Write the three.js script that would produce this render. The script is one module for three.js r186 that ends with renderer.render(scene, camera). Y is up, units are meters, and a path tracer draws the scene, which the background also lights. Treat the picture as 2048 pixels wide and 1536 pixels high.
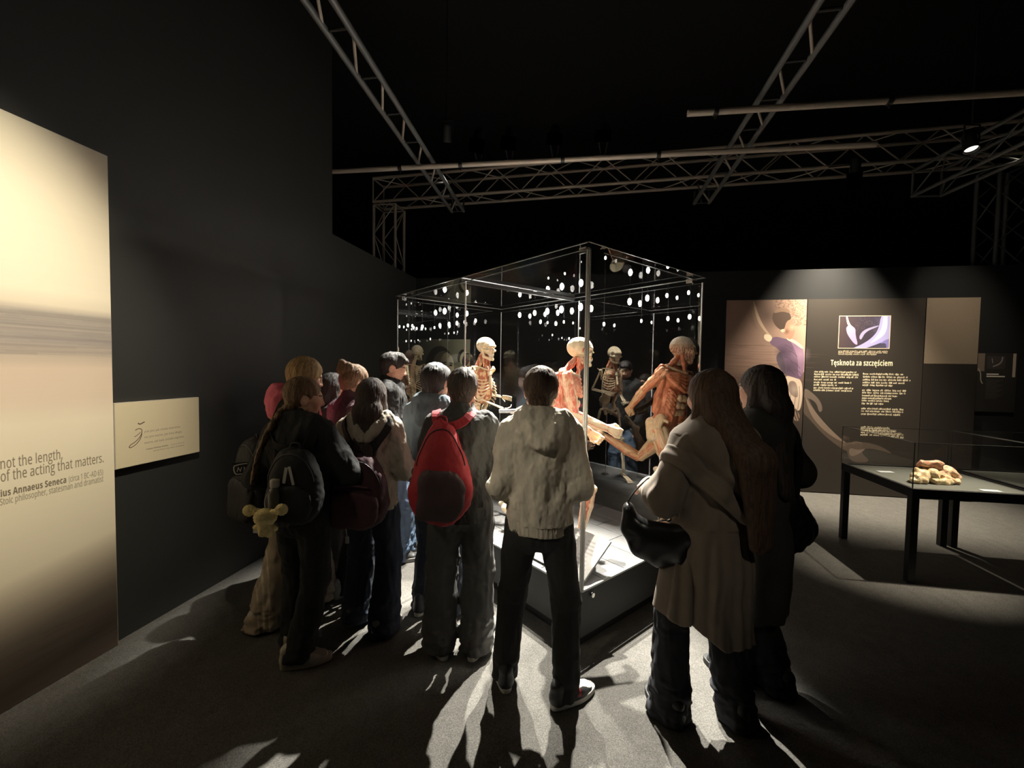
import * as THREE from 'three';
import { mergeGeometries } from 'three/addons/utils/BufferGeometryUtils.js';
import { RoundedBoxGeometry } from 'three/addons/geometries/RoundedBoxGeometry.js';
import { createNoise3D } from 'simplex-noise';

// ---------------------------------------------------------------- camera, exposure, lights
const scene = new THREE.Scene();
scene.background = new THREE.Color(0.0006, 0.0006, 0.0006);
const camera = new THREE.PerspectiveCamera(2 * Math.atan(768 / 842) * 180 / Math.PI, 4 / 3, 0.05, 60);
camera.position.set(0, 1.7, 0);
camera.rotation.order = 'YXZ';
camera.rotation.set(-2.25 * Math.PI / 180, 0, 0.015);
const renderer = new THREE.WebGLRenderer({ antialias: true });
renderer.toneMapping = THREE.LinearToneMapping;
renderer.toneMappingExposure = 1.0;
renderer.shadowMap.enabled = true;

// the hall is turned 10 degrees against the camera: a runs along the back wall, b runs away from the camera along the left wall
const TH = 10 * Math.PI / 180, HALL = -TH;
const W = (a, y, b) => new THREE.Vector3(a * Math.cos(TH) + b * Math.sin(TH), y, a * Math.sin(TH) - b * Math.cos(TH));
// the glass case: a runs from the front corner along its long left side, b along its short right side
const CF = new THREE.Vector3(0.431, 0, -2.457), E1 = new THREE.Vector3(-0.640, 0, -0.768), E2 = new THREE.Vector3(0.768, 0, -0.640);
const CASE_L = 2.56, CASE_W = 1.38, CASE_YAW = Math.atan2(-E2.z, E2.x);
const K = (a, y, b) => new THREE.Vector3(CF.x + E1.x * a + E2.x * b, y, CF.z + E1.z * a + E2.z * b);

const LAMP_WARM = new THREE.Color(1, 0.89, 0.71), LAMP_WHITE = new THREE.Color(1, 0.965, 0.87);
// spotlights: [name, label, place, target, candela, half cone in degrees, penumbra, size, colour]
const SPOTS = [
  ['case1', 'black spotlight on the pipe over the case, leftmost of its row', W(-1.20, 4.10, 4.46), new THREE.Vector3(-0.86, 0, -3.0), 230, 19, 0.6, 1.0, LAMP_WHITE],
  ['case2', 'black spotlight on the pipe over the case, second from its left end', W(-0.86, 4.10, 4.475), new THREE.Vector3(-0.42, 0.2, -2.85), 235, 18, 0.4, 1.0, LAMP_WHITE],
  ['case3', 'black spotlight on the pipe over the case, second from its right end', W(-0.38, 4.10, 4.49), new THREE.Vector3(0.05, 0.2, -2.35), 330, 20, 0.35, 1.0, LAMP_WHITE],
  ['case4', 'black spotlight on the pipe over the case, rightmost of its row', W(0.12, 4.10, 4.515), new THREE.Vector3(0.24, 0.1, -2.2), 330, 17, 0.4, 1.0, LAMP_WHITE],
];
const PIPE_SPOTS = [['vitrine', 'black spotlight on the upper right pipe over the glass vitrines', W(3.95, 4.10, 3.95), W(2.98, 0.8, 4.2), 110, 13, 1, 1.6, LAMP_WARM], ['poster', 'black spotlight close above the wall posters', W(3.25, 4.2, 6.02), W(3.3, 0.9, 6.40), 190, 34, 0.8, 1.6, LAMP_WARM]];
const OTHER_SPOTS = [
  ['panel', 'black spotlight under the ceiling aimed at the tall quotation panel', W(-0.6, 4.6, 0.75), W(-2.77, 1.72, 1.5), 72, 18, 0.7, 3, LAMP_WARM],
  ['hoodie', 'black spotlight added out of view on the left to brighten the grey hoodie', W(-2.3, 3.7, -0.5), new THREE.Vector3(0.14, 1.12, -2.12), 22, 6.5, 1, 4, LAMP_WARM],  // added out of view to brighten the grey hoodie alone
  ['rail', 'black spotlight with a glowing lens below the pipes at upper right', W(3.68, 3.93, 4.95), W(3.6, 0.8, 4.0), 3, 10, 1, 2, LAMP_WARM],
  ['tan', 'black spotlight under the ceiling aimed at the tan wall panel', W(4.6, 4.4, 5.2), W(4.72, 2.2, 6.5), 14, 22, 1, 3, LAMP_WARM],
  ['face', 'black spotlight under the ceiling aimed at the portrait print', W(-1.7, 4.4, 4.9), W(-2.2, 1.7, 6.3), 24, 16, 1, 3, LAMP_WHITE],
  ['fill', 'black spotlight added out of view on the right to brighten the two coats', W(1.6, 4.3, -1.4), W(0.75, 1.25, 2.05), 6, 9, 1, 6, LAMP_WARM],  // added fill out of view, lifts the coats of the two women
  ['back', 'black spotlight behind the visitors, hung left of the entrance', W(-2.2, 3.6, -0.3), W(-0.62, 1.1, 2.3), 4.5, 15, 1, 6, LAMP_WARM],
];

// ---------------------------------------------------------------- small helpers
let seedState = 12345;
const rnd = () => { seedState = (seedState + 0x6d2b79f5) | 0; let t = Math.imul(seedState ^ (seedState >>> 15), 1 | seedState); t = (t + Math.imul(t ^ (t >>> 7), 61 | t)) ^ t; return ((t ^ (t >>> 14)) >>> 0) / 4294967296; };
const noise = createNoise3D(rnd);
const used = new Map();
function numbered(name) { const n = used.get(name) || 0; used.set(name, n + 1); return n ? name + '_' + String(n).padStart(3, '0') : name; }
function shade(o) { o.castShadow = true; o.receiveShadow = true; return o; }
function thing(name, label, category, pos = [0, 0, 0], yaw = 0, group) {
  const g = new THREE.Group(); g.name = numbered(name); scene.add(g);
  if (pos.isVector3) g.position.copy(pos); else g.position.set(...pos);
  g.rotation.y = yaw; g.userData = { label, category }; if (group) g.userData.group = group;
  return g;
}
function part(name, geo, mat, parent, label) {
  const m = shade(new THREE.Mesh(geo, mat)); m.name = name; if (label) m.userData.label = label; parent.add(m); return m;
}
function single(name, label, category, geo, mat, pos = [0, 0, 0], yaw = 0, group) {
  const m = shade(new THREE.Mesh(geo, mat)); m.name = numbered(name); scene.add(m);
  if (pos.isVector3) m.position.copy(pos); else m.position.set(...pos);
  m.rotation.y = yaw; m.userData = { label, category }; if (group) m.userData.group = group; return m;
}
function struct(name, geo, mat, pos = [0, 0, 0], yaw = 0, parent = scene) {
  const m = shade(new THREE.Mesh(geo, mat)); m.name = parent === scene ? numbered(name) : name; parent.add(m);
  if (pos.isVector3) m.position.copy(pos); else m.position.set(...pos);
  m.rotation.y = yaw; if (parent === scene) m.userData = { kind: 'structure' }; return m;
}
const C = (r, g, b) => new THREE.Color().setRGB(r, g, b);
function std(r, g, b, rough = 0.8, extra = {}) { return new THREE.MeshStandardMaterial({ color: C(r, g, b), roughness: rough, ...extra }); }
const vc = (rough = 0.85, extra = {}) => new THREE.MeshStandardMaterial({ vertexColors: true, roughness: rough, ...extra });
const v3 = (a) => (a.isVector3 ? a : new THREE.Vector3(...a));
function box(w, h, d, x = 0, y = 0, z = 0) { const g = new THREE.BoxGeometry(w, h, d); g.translate(x, y, z); return g; }
function rbox(w, h, d, r, x = 0, y = 0, z = 0, seg = 2) { const g = new RoundedBoxGeometry(w, h, d, seg, r); g.translate(x, y, z); return g; }
function clean(g) { const o = new THREE.BufferGeometry(); for (const k of ['position', 'normal', 'uv']) if (g.attributes[k]) o.setAttribute(k, g.attributes[k]); if (g.index) o.setIndex(g.index); return o; }
function merge(list) { return mergeGeometries(list.map((g) => { const h = clean(g.index ? g.toNonIndexed() : g); h.deleteAttribute('uv'); return h; })); }
// tapered bar between two points
function bar(a, b, ra, rb = ra, seg = 8) {
  a = v3(a); b = v3(b); const d = b.clone().sub(a), L = d.length();
  const g = new THREE.CylinderGeometry(rb, ra, L, seg, 1); g.translate(0, L / 2, 0);
  g.applyQuaternion(new THREE.Quaternion().setFromUnitVectors(new THREE.Vector3(0, 1, 0), d.normalize())); g.translate(a.x, a.y, a.z); return g;
}
// swept tube with a radius that may change along it
function tube(pts, r, seg = 24, rad = 8, closed = false) {
  const c = new THREE.CatmullRomCurve3(pts.map(v3), closed);
  const g = new THREE.TubeGeometry(c, seg, 1, rad, closed), p = g.attributes.position, R = typeof r === 'function' ? r : () => r;
  for (let i = 0; i <= seg; i++) { const q = c.getPointAt(i / seg), k = R(i / seg);
    for (let j = 0; j <= rad; j++) { const n = i * (rad + 1) + j; p.setXYZ(n, q.x + (p.getX(n) - q.x) * k, q.y + (p.getY(n) - q.y) * k, q.z + (p.getZ(n) - q.z) * k); } }
  return g;
}
// flat band along points with given outward normals
function ribbon(pts, nrm, w, t) {
  const pos = [], idx = [], n = pts.length;
  for (let i = 0; i < n; i++) {
    const tan = v3(pts[Math.min(n - 1, i + 1)]).clone().sub(v3(pts[Math.max(0, i - 1)])).normalize(), N = v3(nrm[i]).clone().normalize(), S = new THREE.Vector3().crossVectors(tan, N).normalize();
    const ww = typeof w === 'function' ? w(i / (n - 1)) : w;
    for (const [s, h] of [[-1, 0], [-0.92, 1], [0.92, 1], [1, 0], [0.92, -1], [-0.92, -1]]) { const q = v3(pts[i]).clone().addScaledVector(S, s * ww / 2).addScaledVector(N, h * t / 2); pos.push(q.x, q.y, q.z); }
  }
  for (let i = 0; i < n - 1; i++) for (let j = 0; j < 6; j++) { const a = i * 6 + j, b = i * 6 + (j + 1) % 6; idx.push(a, b, a + 6, b, b + 6, a + 6); }
  for (const o of [0, (n - 1) * 6]) for (let j = 1; j < 5; j++) o ? idx.push(o, o + j, o + j + 1) : idx.push(o, o + j + 1, o + j);
  const g = new THREE.BufferGeometry(); g.setAttribute('position', new THREE.Float32BufferAttribute(pos, 3)); g.setIndex(idx);
  const h = g.toNonIndexed(); h.computeVertexNormals(); return h;
}
function extrude(shape, depth, bevel = 0, seg = 2) { return new THREE.ExtrudeGeometry(shape, { depth, bevelEnabled: bevel > 0, bevelSize: bevel, bevelThickness: bevel, bevelSegments: seg, curveSegments: 16 }); }
function poly(pts) { const s = new THREE.Shape(); s.moveTo(...pts[0]); for (const p of pts.slice(1)) s.lineTo(...p); return s; }
function canvasTexture(w, h, draw) {
  const c = document.createElement('canvas'); c.width = w; c.height = h; const x = c.getContext('2d'); draw(x, w, h);
  const t = new THREE.CanvasTexture(c); t.colorSpace = THREE.SRGBColorSpace; t.magFilter = THREE.LinearFilter; return t;
}
function dataTexture(n, f) {
  const d = new Uint8Array(n * n * 4); for (let y = 0; y < n; y++) for (let x = 0; x < n; x++) { const v = f(x, y), o = (y * n + x) * 4; d[o] = v[0]; d[o + 1] = v[1]; d[o + 2] = v[2]; d[o + 3] = 255; }
  const t = new THREE.DataTexture(d, n, n); t.wrapS = t.wrapT = THREE.RepeatWrapping; t.magFilter = THREE.LinearFilter; t.colorSpace = THREE.SRGBColorSpace; t.needsUpdate = true; return t;
}

// ---------------------------------------------------------------- distance fields and their mesher
// prim: {a, b, r | ra, rb (number or [side, front]), side, c (end cap radius), k (blend), sub, id}
function field(prims, k0 = 0.03, post) {
  const P = prims.map((p) => {
    const a = p.a, b = p.b || p.a, ra = p.ra ?? p.r, rb = p.rb ?? ra, wa = ra[0] ?? ra, da = ra[1] ?? ra, wb = rb[0] ?? rb, db = rb[1] ?? rb;
    const d = [b[0] - a[0], b[1] - a[1], b[2] - a[2]], L2 = d[0] * d[0] + d[1] * d[1] + d[2] * d[2], L = Math.sqrt(L2);
    const ax = L > 1e-5 ? [d[0] / L, d[1] / L, d[2] / L] : (p.axis || [0, 1, 0]);
    let s = p.side || [1, 0, 0]; const sd = s[0] * ax[0] + s[1] * ax[1] + s[2] * ax[2]; s = [s[0] - sd * ax[0], s[1] - sd * ax[1], s[2] - sd * ax[2]];
    const sl = Math.hypot(...s) || 1; s = [s[0] / sl, s[1] / sl, s[2] / sl];
    return { ax0: a[0], ay0: a[1], az0: a[2], dx: d[0], dy: d[1], dz: d[2], iL2: L2 > 1e-10 ? 1 / L2 : 0, wa, da, wb, db, round: wa === da && wb === db && !p.c, c: p.c, ax, s, k: p.k ?? k0, sub: !!p.sub, id: p.id ?? 0 };
  });
  const n = P.length;
  const f = (x, y, z) => {
    let d = 1e3, best = 1e3, id = 0;
    for (let i = 0; i < n; i++) {
      const p = P[i], px = x - p.ax0, py = y - p.ay0, pz = z - p.az0;
      let h = (px * p.dx + py * p.dy + pz * p.dz) * p.iL2; h = h < 0 ? 0 : h > 1 ? 1 : h;
      const qx = px - p.dx * h, qy = py - p.dy * h, qz = pz - p.dz * h; let e;
      if (p.round) e = Math.sqrt(qx * qx + qy * qy + qz * qz) - (p.wa + (p.wb - p.wa) * h);
      else {
        const w = p.wa + (p.wb - p.wa) * h, dd = p.da + (p.db - p.da) * h, c = p.c || (w + dd) / 2;
        const u = qx * p.s[0] + qy * p.s[1] + qz * p.s[2], t = qx * p.ax[0] + qy * p.ax[1] + qz * p.ax[2];
        const v2 = Math.max(0, qx * qx + qy * qy + qz * qz - u * u - t * t);
        const k = Math.sqrt(u * u / (w * w) + v2 / (dd * dd) + t * t / (c * c)), g = Math.sqrt(u * u / (w * w * w * w) + v2 / (dd * dd * dd * dd) + t * t / (c * c * c * c));
        e = g > 1e-9 ? k * (k - 1) / g : -Math.min(w, dd);
      }
      if (p.sub) { const m = Math.max(p.k - Math.abs(d + e), 0) / p.k; d = Math.max(d, -e) + m * m * p.k * 0.25; }
      else { if (e < best) { best = e; id = p.id; } const m = p.k > 0 ? Math.max(p.k - Math.abs(d - e), 0) / p.k : 0; d = Math.min(d, e) - m * m * p.k * 0.25; }
    }
    f.id = id;
    return post ? post(d, x, y, z, id) : d;
  };
  const lo = [1e9, 1e9, 1e9], hi = [-1e9, -1e9, -1e9];
  for (const p of prims) if (!p.sub) { const rr = Math.max(...[p.ra ?? p.r, p.rb ?? p.ra ?? p.r, p.c ?? 0].flat()) + 0.03; for (const q of [p.a, p.b || p.a]) for (let i = 0; i < 3; i++) { lo[i] = Math.min(lo[i], q[i] - rr); hi[i] = Math.max(hi[i], q[i] + rr); } }
  f.lo = lo; f.hi = hi; return f;
}
let triCount = 0;
function surface(f, cell, { lo = f.lo, hi = f.hi, color, slack = 0.012 } = {}) {
  const nx = Math.ceil((hi[0] - lo[0]) / cell) + 2, ny = Math.ceil((hi[1] - lo[1]) / cell) + 2, nz = Math.ceil((hi[2] - lo[2]) / cell) + 2, sx = 1, sy = nx, sz = nx * ny;
  const val = new Float32Array(nx * ny * nz), B = 5;
  for (let k0 = 0; k0 < nz; k0 += B) for (let j0 = 0; j0 < ny; j0 += B) for (let i0 = 0; i0 < nx; i0 += B) {
    const i1 = Math.min(nx, i0 + B), j1 = Math.min(ny, j0 + B), k1 = Math.min(nz, k0 + B), half = (B + 1) / 2 * cell;
    const v = f(lo[0] + (i0 + B / 2 - 0.5) * cell, lo[1] + (j0 + B / 2 - 0.5) * cell, lo[2] + (k0 + B / 2 - 0.5) * cell), skip = Math.abs(v) > half * 1.9 + slack;
    for (let k = k0; k < k1; k++) for (let j = j0; j < j1; j++) for (let i = i0; i < i1; i++) val[i + j * sy + k * sz] = skip ? v : f(lo[0] + i * cell, lo[1] + j * cell, lo[2] + k * cell);
  }
  const vid = new Int32Array(nx * ny * nz).fill(-1), pos = [];
  const off = [0, sx, sy, sx + sy, sz, sx + sz, sy + sz, sx + sy + sz], E = [[0, 1], [2, 3], [4, 5], [6, 7], [0, 2], [1, 3], [4, 6], [5, 7], [0, 4], [1, 5], [2, 6], [3, 7]];
  for (let k = 0; k < nz - 1; k++) for (let j = 0; j < ny - 1; j++) for (let i = 0; i < nx - 1; i++) {
    const c = i + j * sy + k * sz; let m = 0; for (let q = 0; q < 8; q++) if (val[c + off[q]] < 0) m |= 1 << q;
    if (m === 0 || m === 255) continue;
    let x = 0, y = 0, z = 0, n = 0;
    for (const [p, q] of E) { const a = val[c + off[p]], b = val[c + off[q]]; if ((a < 0) !== (b < 0)) { const t = a / (a - b); x += (p & 1) + t * ((q & 1) - (p & 1)); y += (p >> 1 & 1) + t * ((q >> 1 & 1) - (p >> 1 & 1)); z += (p >> 2) + t * ((q >> 2) - (p >> 2)); n++; } }
    vid[c] = pos.length / 3; pos.push(lo[0] + (i + x / n) * cell, lo[1] + (j + y / n) * cell, lo[2] + (k + z / n) * cell);
  }
  const idx = [], quad = (a, b, c, d, flip) => { if (a < 0 || b < 0 || c < 0 || d < 0) return; flip ? idx.push(a, d, c, a, c, b) : idx.push(a, b, c, a, c, d); };
  for (let k = 1; k < nz - 1; k++) for (let j = 1; j < ny - 1; j++) for (let i = 1; i < nx - 1; i++) {
    const c = i + j * sy + k * sz, a = val[c] < 0;
    if (a !== (val[c + sx] < 0)) quad(vid[c - sy - sz], vid[c - sz], vid[c], vid[c - sy], !a);
    if (a !== (val[c + sy] < 0)) quad(vid[c - sx - sz], vid[c - sx], vid[c], vid[c - sz], !a);
    if (a !== (val[c + sz] < 0)) quad(vid[c - sx - sy], vid[c - sy], vid[c], vid[c - sx], !a);
  }
  const nv = pos.length / 3, nor = new Float32Array(nv * 3), col = color ? new Float32Array(nv * 3) : null, e = cell * 0.5;
  for (let v = 0; v < nv; v++) {
    let x = pos[v * 3], y = pos[v * 3 + 1], z = pos[v * 3 + 2];
    const gx = f(x + e, y, z) - f(x - e, y, z), gy = f(x, y + e, z) - f(x, y - e, z), gz = f(x, y, z + e) - f(x, y, z - e), gl = Math.hypot(gx, gy, gz) || 1;
    const d = Math.max(-cell * 0.5, Math.min(cell * 0.5, f(x, y, z) / Math.max(0.5, gl / (2 * e)))), id = f.id;
    x -= gx / gl * d; y -= gy / gl * d; z -= gz / gl * d; pos[v * 3] = x; pos[v * 3 + 1] = y; pos[v * 3 + 2] = z;
    nor[v * 3] = gx / gl; nor[v * 3 + 1] = gy / gl; nor[v * 3 + 2] = gz / gl;
    if (col) { const q = color(x, y, z, gx / gl, gy / gl, gz / gl, id); col[v * 3] = q[0]; col[v * 3 + 1] = q[1]; col[v * 3 + 2] = q[2]; }
  }
  const g = new THREE.BufferGeometry(); g.setAttribute('position', new THREE.Float32BufferAttribute(pos, 3)); g.setAttribute('normal', new THREE.BufferAttribute(nor, 3));
  if (col) g.setAttribute('color', new THREE.BufferAttribute(col, 3)); g.setIndex(idx); triCount += idx.length / 3; return g;
}
function ik(a, b, l1, l2, hint) {
  const A = v3(a), T = v3(b).clone(), d = T.clone().sub(A); let L = d.length(); if (L > (l1 + l2) * 0.995) { d.multiplyScalar((l1 + l2) * 0.995 / L); T.copy(A).add(d); L = d.length(); }
  const u = d.clone().normalize(), p = (l1 * l1 - l2 * l2 + L * L) / (2 * L), h = Math.sqrt(Math.max(0, l1 * l1 - p * p)), H = v3(hint).clone(); H.addScaledVector(u, -H.dot(u)).normalize();
  return [A.clone().addScaledVector(u, p).addScaledVector(H, h).toArray(), T.toArray()];
}
const add = (a, b, s = 1) => [a[0] + b[0] * s, a[1] + b[1] * s, a[2] + b[2] * s], lerp = (a, b, t) => [a[0] + (b[0] - a[0]) * t, a[1] + (b[1] - a[1]) * t, a[2] + (b[2] - a[2]) * t];
const smooth = (x, a, b) => { const t = Math.max(0, Math.min(1, (x - a) / (b - a))); return t * t * (3 - 2 * t); };
// ---------------------------------------------------------------- the hall: floor, walls, ceiling
const carpetTex = dataTexture(512, (x, y) => { const u = x / 512 * Math.PI * 2, w = y / 512 * Math.PI * 2, n = rnd() * 62 + rnd() * 24 - 44, c = 6 * noise(Math.cos(u) * 2 + 3, Math.sin(u) * 2, Math.cos(w) * 2 + Math.sin(w) * 1.3); const v = 142 + n + c; return [v, v * 0.975, v * 0.93]; });
carpetTex.repeat.set(1 / 1.4, 1 / 1.4);
const carpet = new THREE.MeshStandardMaterial({ map: carpetTex, color: C(0.32, 0.318, 0.312), roughness: 0.96, bumpMap: carpetTex, bumpScale: 0.004 });
const blackPaint = std(0.003, 0.003, 0.003, 0.9), wallPaint = std(0.022, 0.0228, 0.0208, 0.6), ceilingPaint = std(0.004, 0.004, 0.004, 0.95);
{
  const g = new THREE.BoxGeometry(20, 0.2, 22); const uv = g.attributes.uv, p = g.attributes.position;
  for (let i = 0; i < p.count; i++) uv.setXY(i, p.getX(i), p.getZ(i));
  struct('floor', g, carpet, W(1, -0.1, 3).setY(-0.1), HALL);
  struct('ceiling', box(20, 0.2, 22), ceilingPaint, W(1, 6.1, 3), HALL);
  struct('wall_left', mergeGeometries([box(0.14, 5.2, 8.75, 0, 2.6, 0.125), box(0.14, 3.13, 2.45, 0, 1.565, -5.475)].map(clean)), wallPaint, W(-2.84, 0, 0), HALL);
  struct('wall_back', box(11.2, 3.13, 0.14, 0, 1.565, 0), blackPaint, W(2.69, 0, 6.63), HALL);
  struct('wall_right', box(0.14, 3.13, 11, 0, 1.565, 0), blackPaint, W(8.2, 0, 1.2), HALL);
  struct('wall_outer_left', box(0.2, 6.2, 22, 0, 3.1, 0), ceilingPaint, W(-8.9, 0, 3), HALL);
  struct('wall_outer_right', box(0.2, 6.2, 22, 0, 3.1, 0), ceilingPaint, W(10.9, 0, 3), HALL);
  struct('wall_outer_back', box(20, 6.2, 0.2, 0, 3.1, 0), ceilingPaint, W(1, 0, 13.9), HALL);
  struct('wall_front', box(20, 6.2, 0.2, 0, 3.1, 0), ceilingPaint, W(1, 0, -7.9), HALL);
}

// ---------------------------------------------------------------- prints
const LEFT_YAW = Math.PI / 2 - TH;
function board(name, label, w, h, d, pos, yaw, edgeMat, printTex, group, printRough = 0.6) {
  const t = thing(name, label, 'panel', pos, yaw, group);
  part('backing', box(w, h, d, 0, h / 2, d / 2), edgeMat, t);
  const g = new THREE.PlaneGeometry(w - 0.004, h - 0.004); g.translate(0, h / 2, d + 0.0015);
  part('print', g, new THREE.MeshStandardMaterial({ map: printTex, roughness: printRough }), t);
  return t;
}
const creamEdge = std(0.55, 0.5, 0.4, 0.6);
// tall quotation panel, b from 0.05 to 2.02
const quoteTex = canvasTexture(1100, 1600, (x, w, h) => {
  const g = x.createLinearGradient(0, 0, 0, h), Y = (m) => 1 - m / 2.88;
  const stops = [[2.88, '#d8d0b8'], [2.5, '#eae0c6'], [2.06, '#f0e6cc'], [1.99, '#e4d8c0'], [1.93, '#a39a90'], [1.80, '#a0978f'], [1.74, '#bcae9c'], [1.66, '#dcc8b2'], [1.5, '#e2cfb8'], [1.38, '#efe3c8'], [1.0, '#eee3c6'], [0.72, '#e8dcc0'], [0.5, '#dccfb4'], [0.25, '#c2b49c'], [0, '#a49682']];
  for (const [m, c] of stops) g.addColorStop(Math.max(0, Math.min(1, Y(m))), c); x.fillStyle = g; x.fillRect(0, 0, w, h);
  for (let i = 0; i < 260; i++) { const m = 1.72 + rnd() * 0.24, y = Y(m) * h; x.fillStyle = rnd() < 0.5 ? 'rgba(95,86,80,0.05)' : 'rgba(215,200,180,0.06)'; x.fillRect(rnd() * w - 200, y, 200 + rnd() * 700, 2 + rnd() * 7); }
  // dark soft band that rises towards the right hand edge of the print
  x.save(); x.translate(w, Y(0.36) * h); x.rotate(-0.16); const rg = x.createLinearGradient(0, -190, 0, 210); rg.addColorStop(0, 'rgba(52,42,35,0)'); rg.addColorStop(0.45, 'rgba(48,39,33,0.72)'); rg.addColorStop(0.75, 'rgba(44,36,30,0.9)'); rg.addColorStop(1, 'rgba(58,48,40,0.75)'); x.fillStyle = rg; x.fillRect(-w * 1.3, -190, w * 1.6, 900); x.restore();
  for (let i = 0; i < 200; i++) { const y = Y(rnd() * 0.3) * h; x.fillStyle = `rgba(20,16,12,${0.02 + 0.04 * rnd()})`; x.beginPath(); x.ellipse(rnd() * w, y, 20 + rnd() * 90, 2 + rnd() * 8, 0, 0, 7); x.fill(); }
  const X = (b) => (b - 0.05) / 1.97 * w, line = (s, font, b1, m, col) => { x.font = font; x.fillStyle = col; x.textAlign = 'right'; x.fillText(s, X(b1), Y(m) * h); };
  // each line is set so that its last `n` letters fill `wide` metres up to b1
  const fit = (s, n, wide, font, b1, m, col) => { x.font = font; x.fillStyle = col; x.textAlign = 'right'; const k = wide / 1.97 * w / x.measureText(s.slice(-n)).width; x.save(); x.translate(X(b1), Y(m) * h); x.scale(k, 1); x.fillText(s, 0, 0); x.restore(); };
  fit('Life is like a play: it\u2019s not the length,', 14, 0.224, '40px sans-serif', 1.775, 1.178, '#81765e');
  fit('but the excellence of the acting that matters.', 26, 0.417, '40px sans-serif', 1.968, 1.118, '#81765e');
  fit('(circa 1 BC\u2013AD 65)', 18, 0.165, '25px sans-serif', 1.962, 1.046, '#958a70');
  fit('Lucius Annaeus Seneca', 16, 0.235, 'bold 27px sans-serif', 1.788, 1.046, '#6f6450');
  fit('Roman Stoic philosopher, statesman and dramatist', 39, 0.405, '25px sans-serif', 1.962, 1.006, '#958a70');
});
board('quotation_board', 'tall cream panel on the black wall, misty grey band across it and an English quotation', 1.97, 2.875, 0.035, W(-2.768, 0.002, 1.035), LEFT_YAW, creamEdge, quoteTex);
const signTex = canvasTexture(1100, 790, (x, w, h) => {
  x.fillStyle = '#dccfad'; x.fillRect(0, 0, w, h);
  x.strokeStyle = '#5d4c3c'; x.lineCap = 'round';
  const st = (wd, f) => { x.lineWidth = wd; x.beginPath(); f(); x.stroke(); };
  st(13, () => { x.moveTo(262, 268); x.bezierCurveTo(285, 300, 315, 262, 335, 262); });
  st(9, () => { x.moveTo(228, 352); x.bezierCurveTo(250, 330, 290, 335, 300, 352); x.bezierCurveTo(318, 400, 270, 480, 176, 520); x.bezierCurveTo(150, 535, 140, 560, 165, 560); x.bezierCurveTo(230, 545, 310, 470, 302, 380); });
  st(7, () => { x.moveTo(215, 430); x.bezierCurveTo(240, 425, 265, 405, 285, 385); });
  x.fillStyle = '#8a7c66'; x.font = '38px sans-serif'; x.textAlign = 'left';
  x.fillText('ycie jest jak sztuka teatralna:', 330, 398); x.fillText('nie jest wa\u017cne, jak trwa d\u0142ugo,', 330, 470); x.fillText('wa\u017cne, jak by\u0142a zosta\u0142a zagrana.', 330, 542);
  x.textAlign = 'right'; x.font = '25px sans-serif'; x.fillText('(4 p.n.e.\u201365 n.e.)', 865, 622); x.fillText('rzymski filozof, m\u0105\u017c stanu i dramaturg', 865, 660);
  x.font = 'bold 25px sans-serif'; x.fillStyle = '#6a5c48'; x.fillText('Lucjusz Anneusz Seneka', 640, 622);
});
board('quotation_sign', 'small cream sign with a brown swash initial, right of the tall panel', 0.55, 0.395, 0.03, W(-2.768, 1.058, 2.305), LEFT_YAW, creamEdge, signTex);

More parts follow.
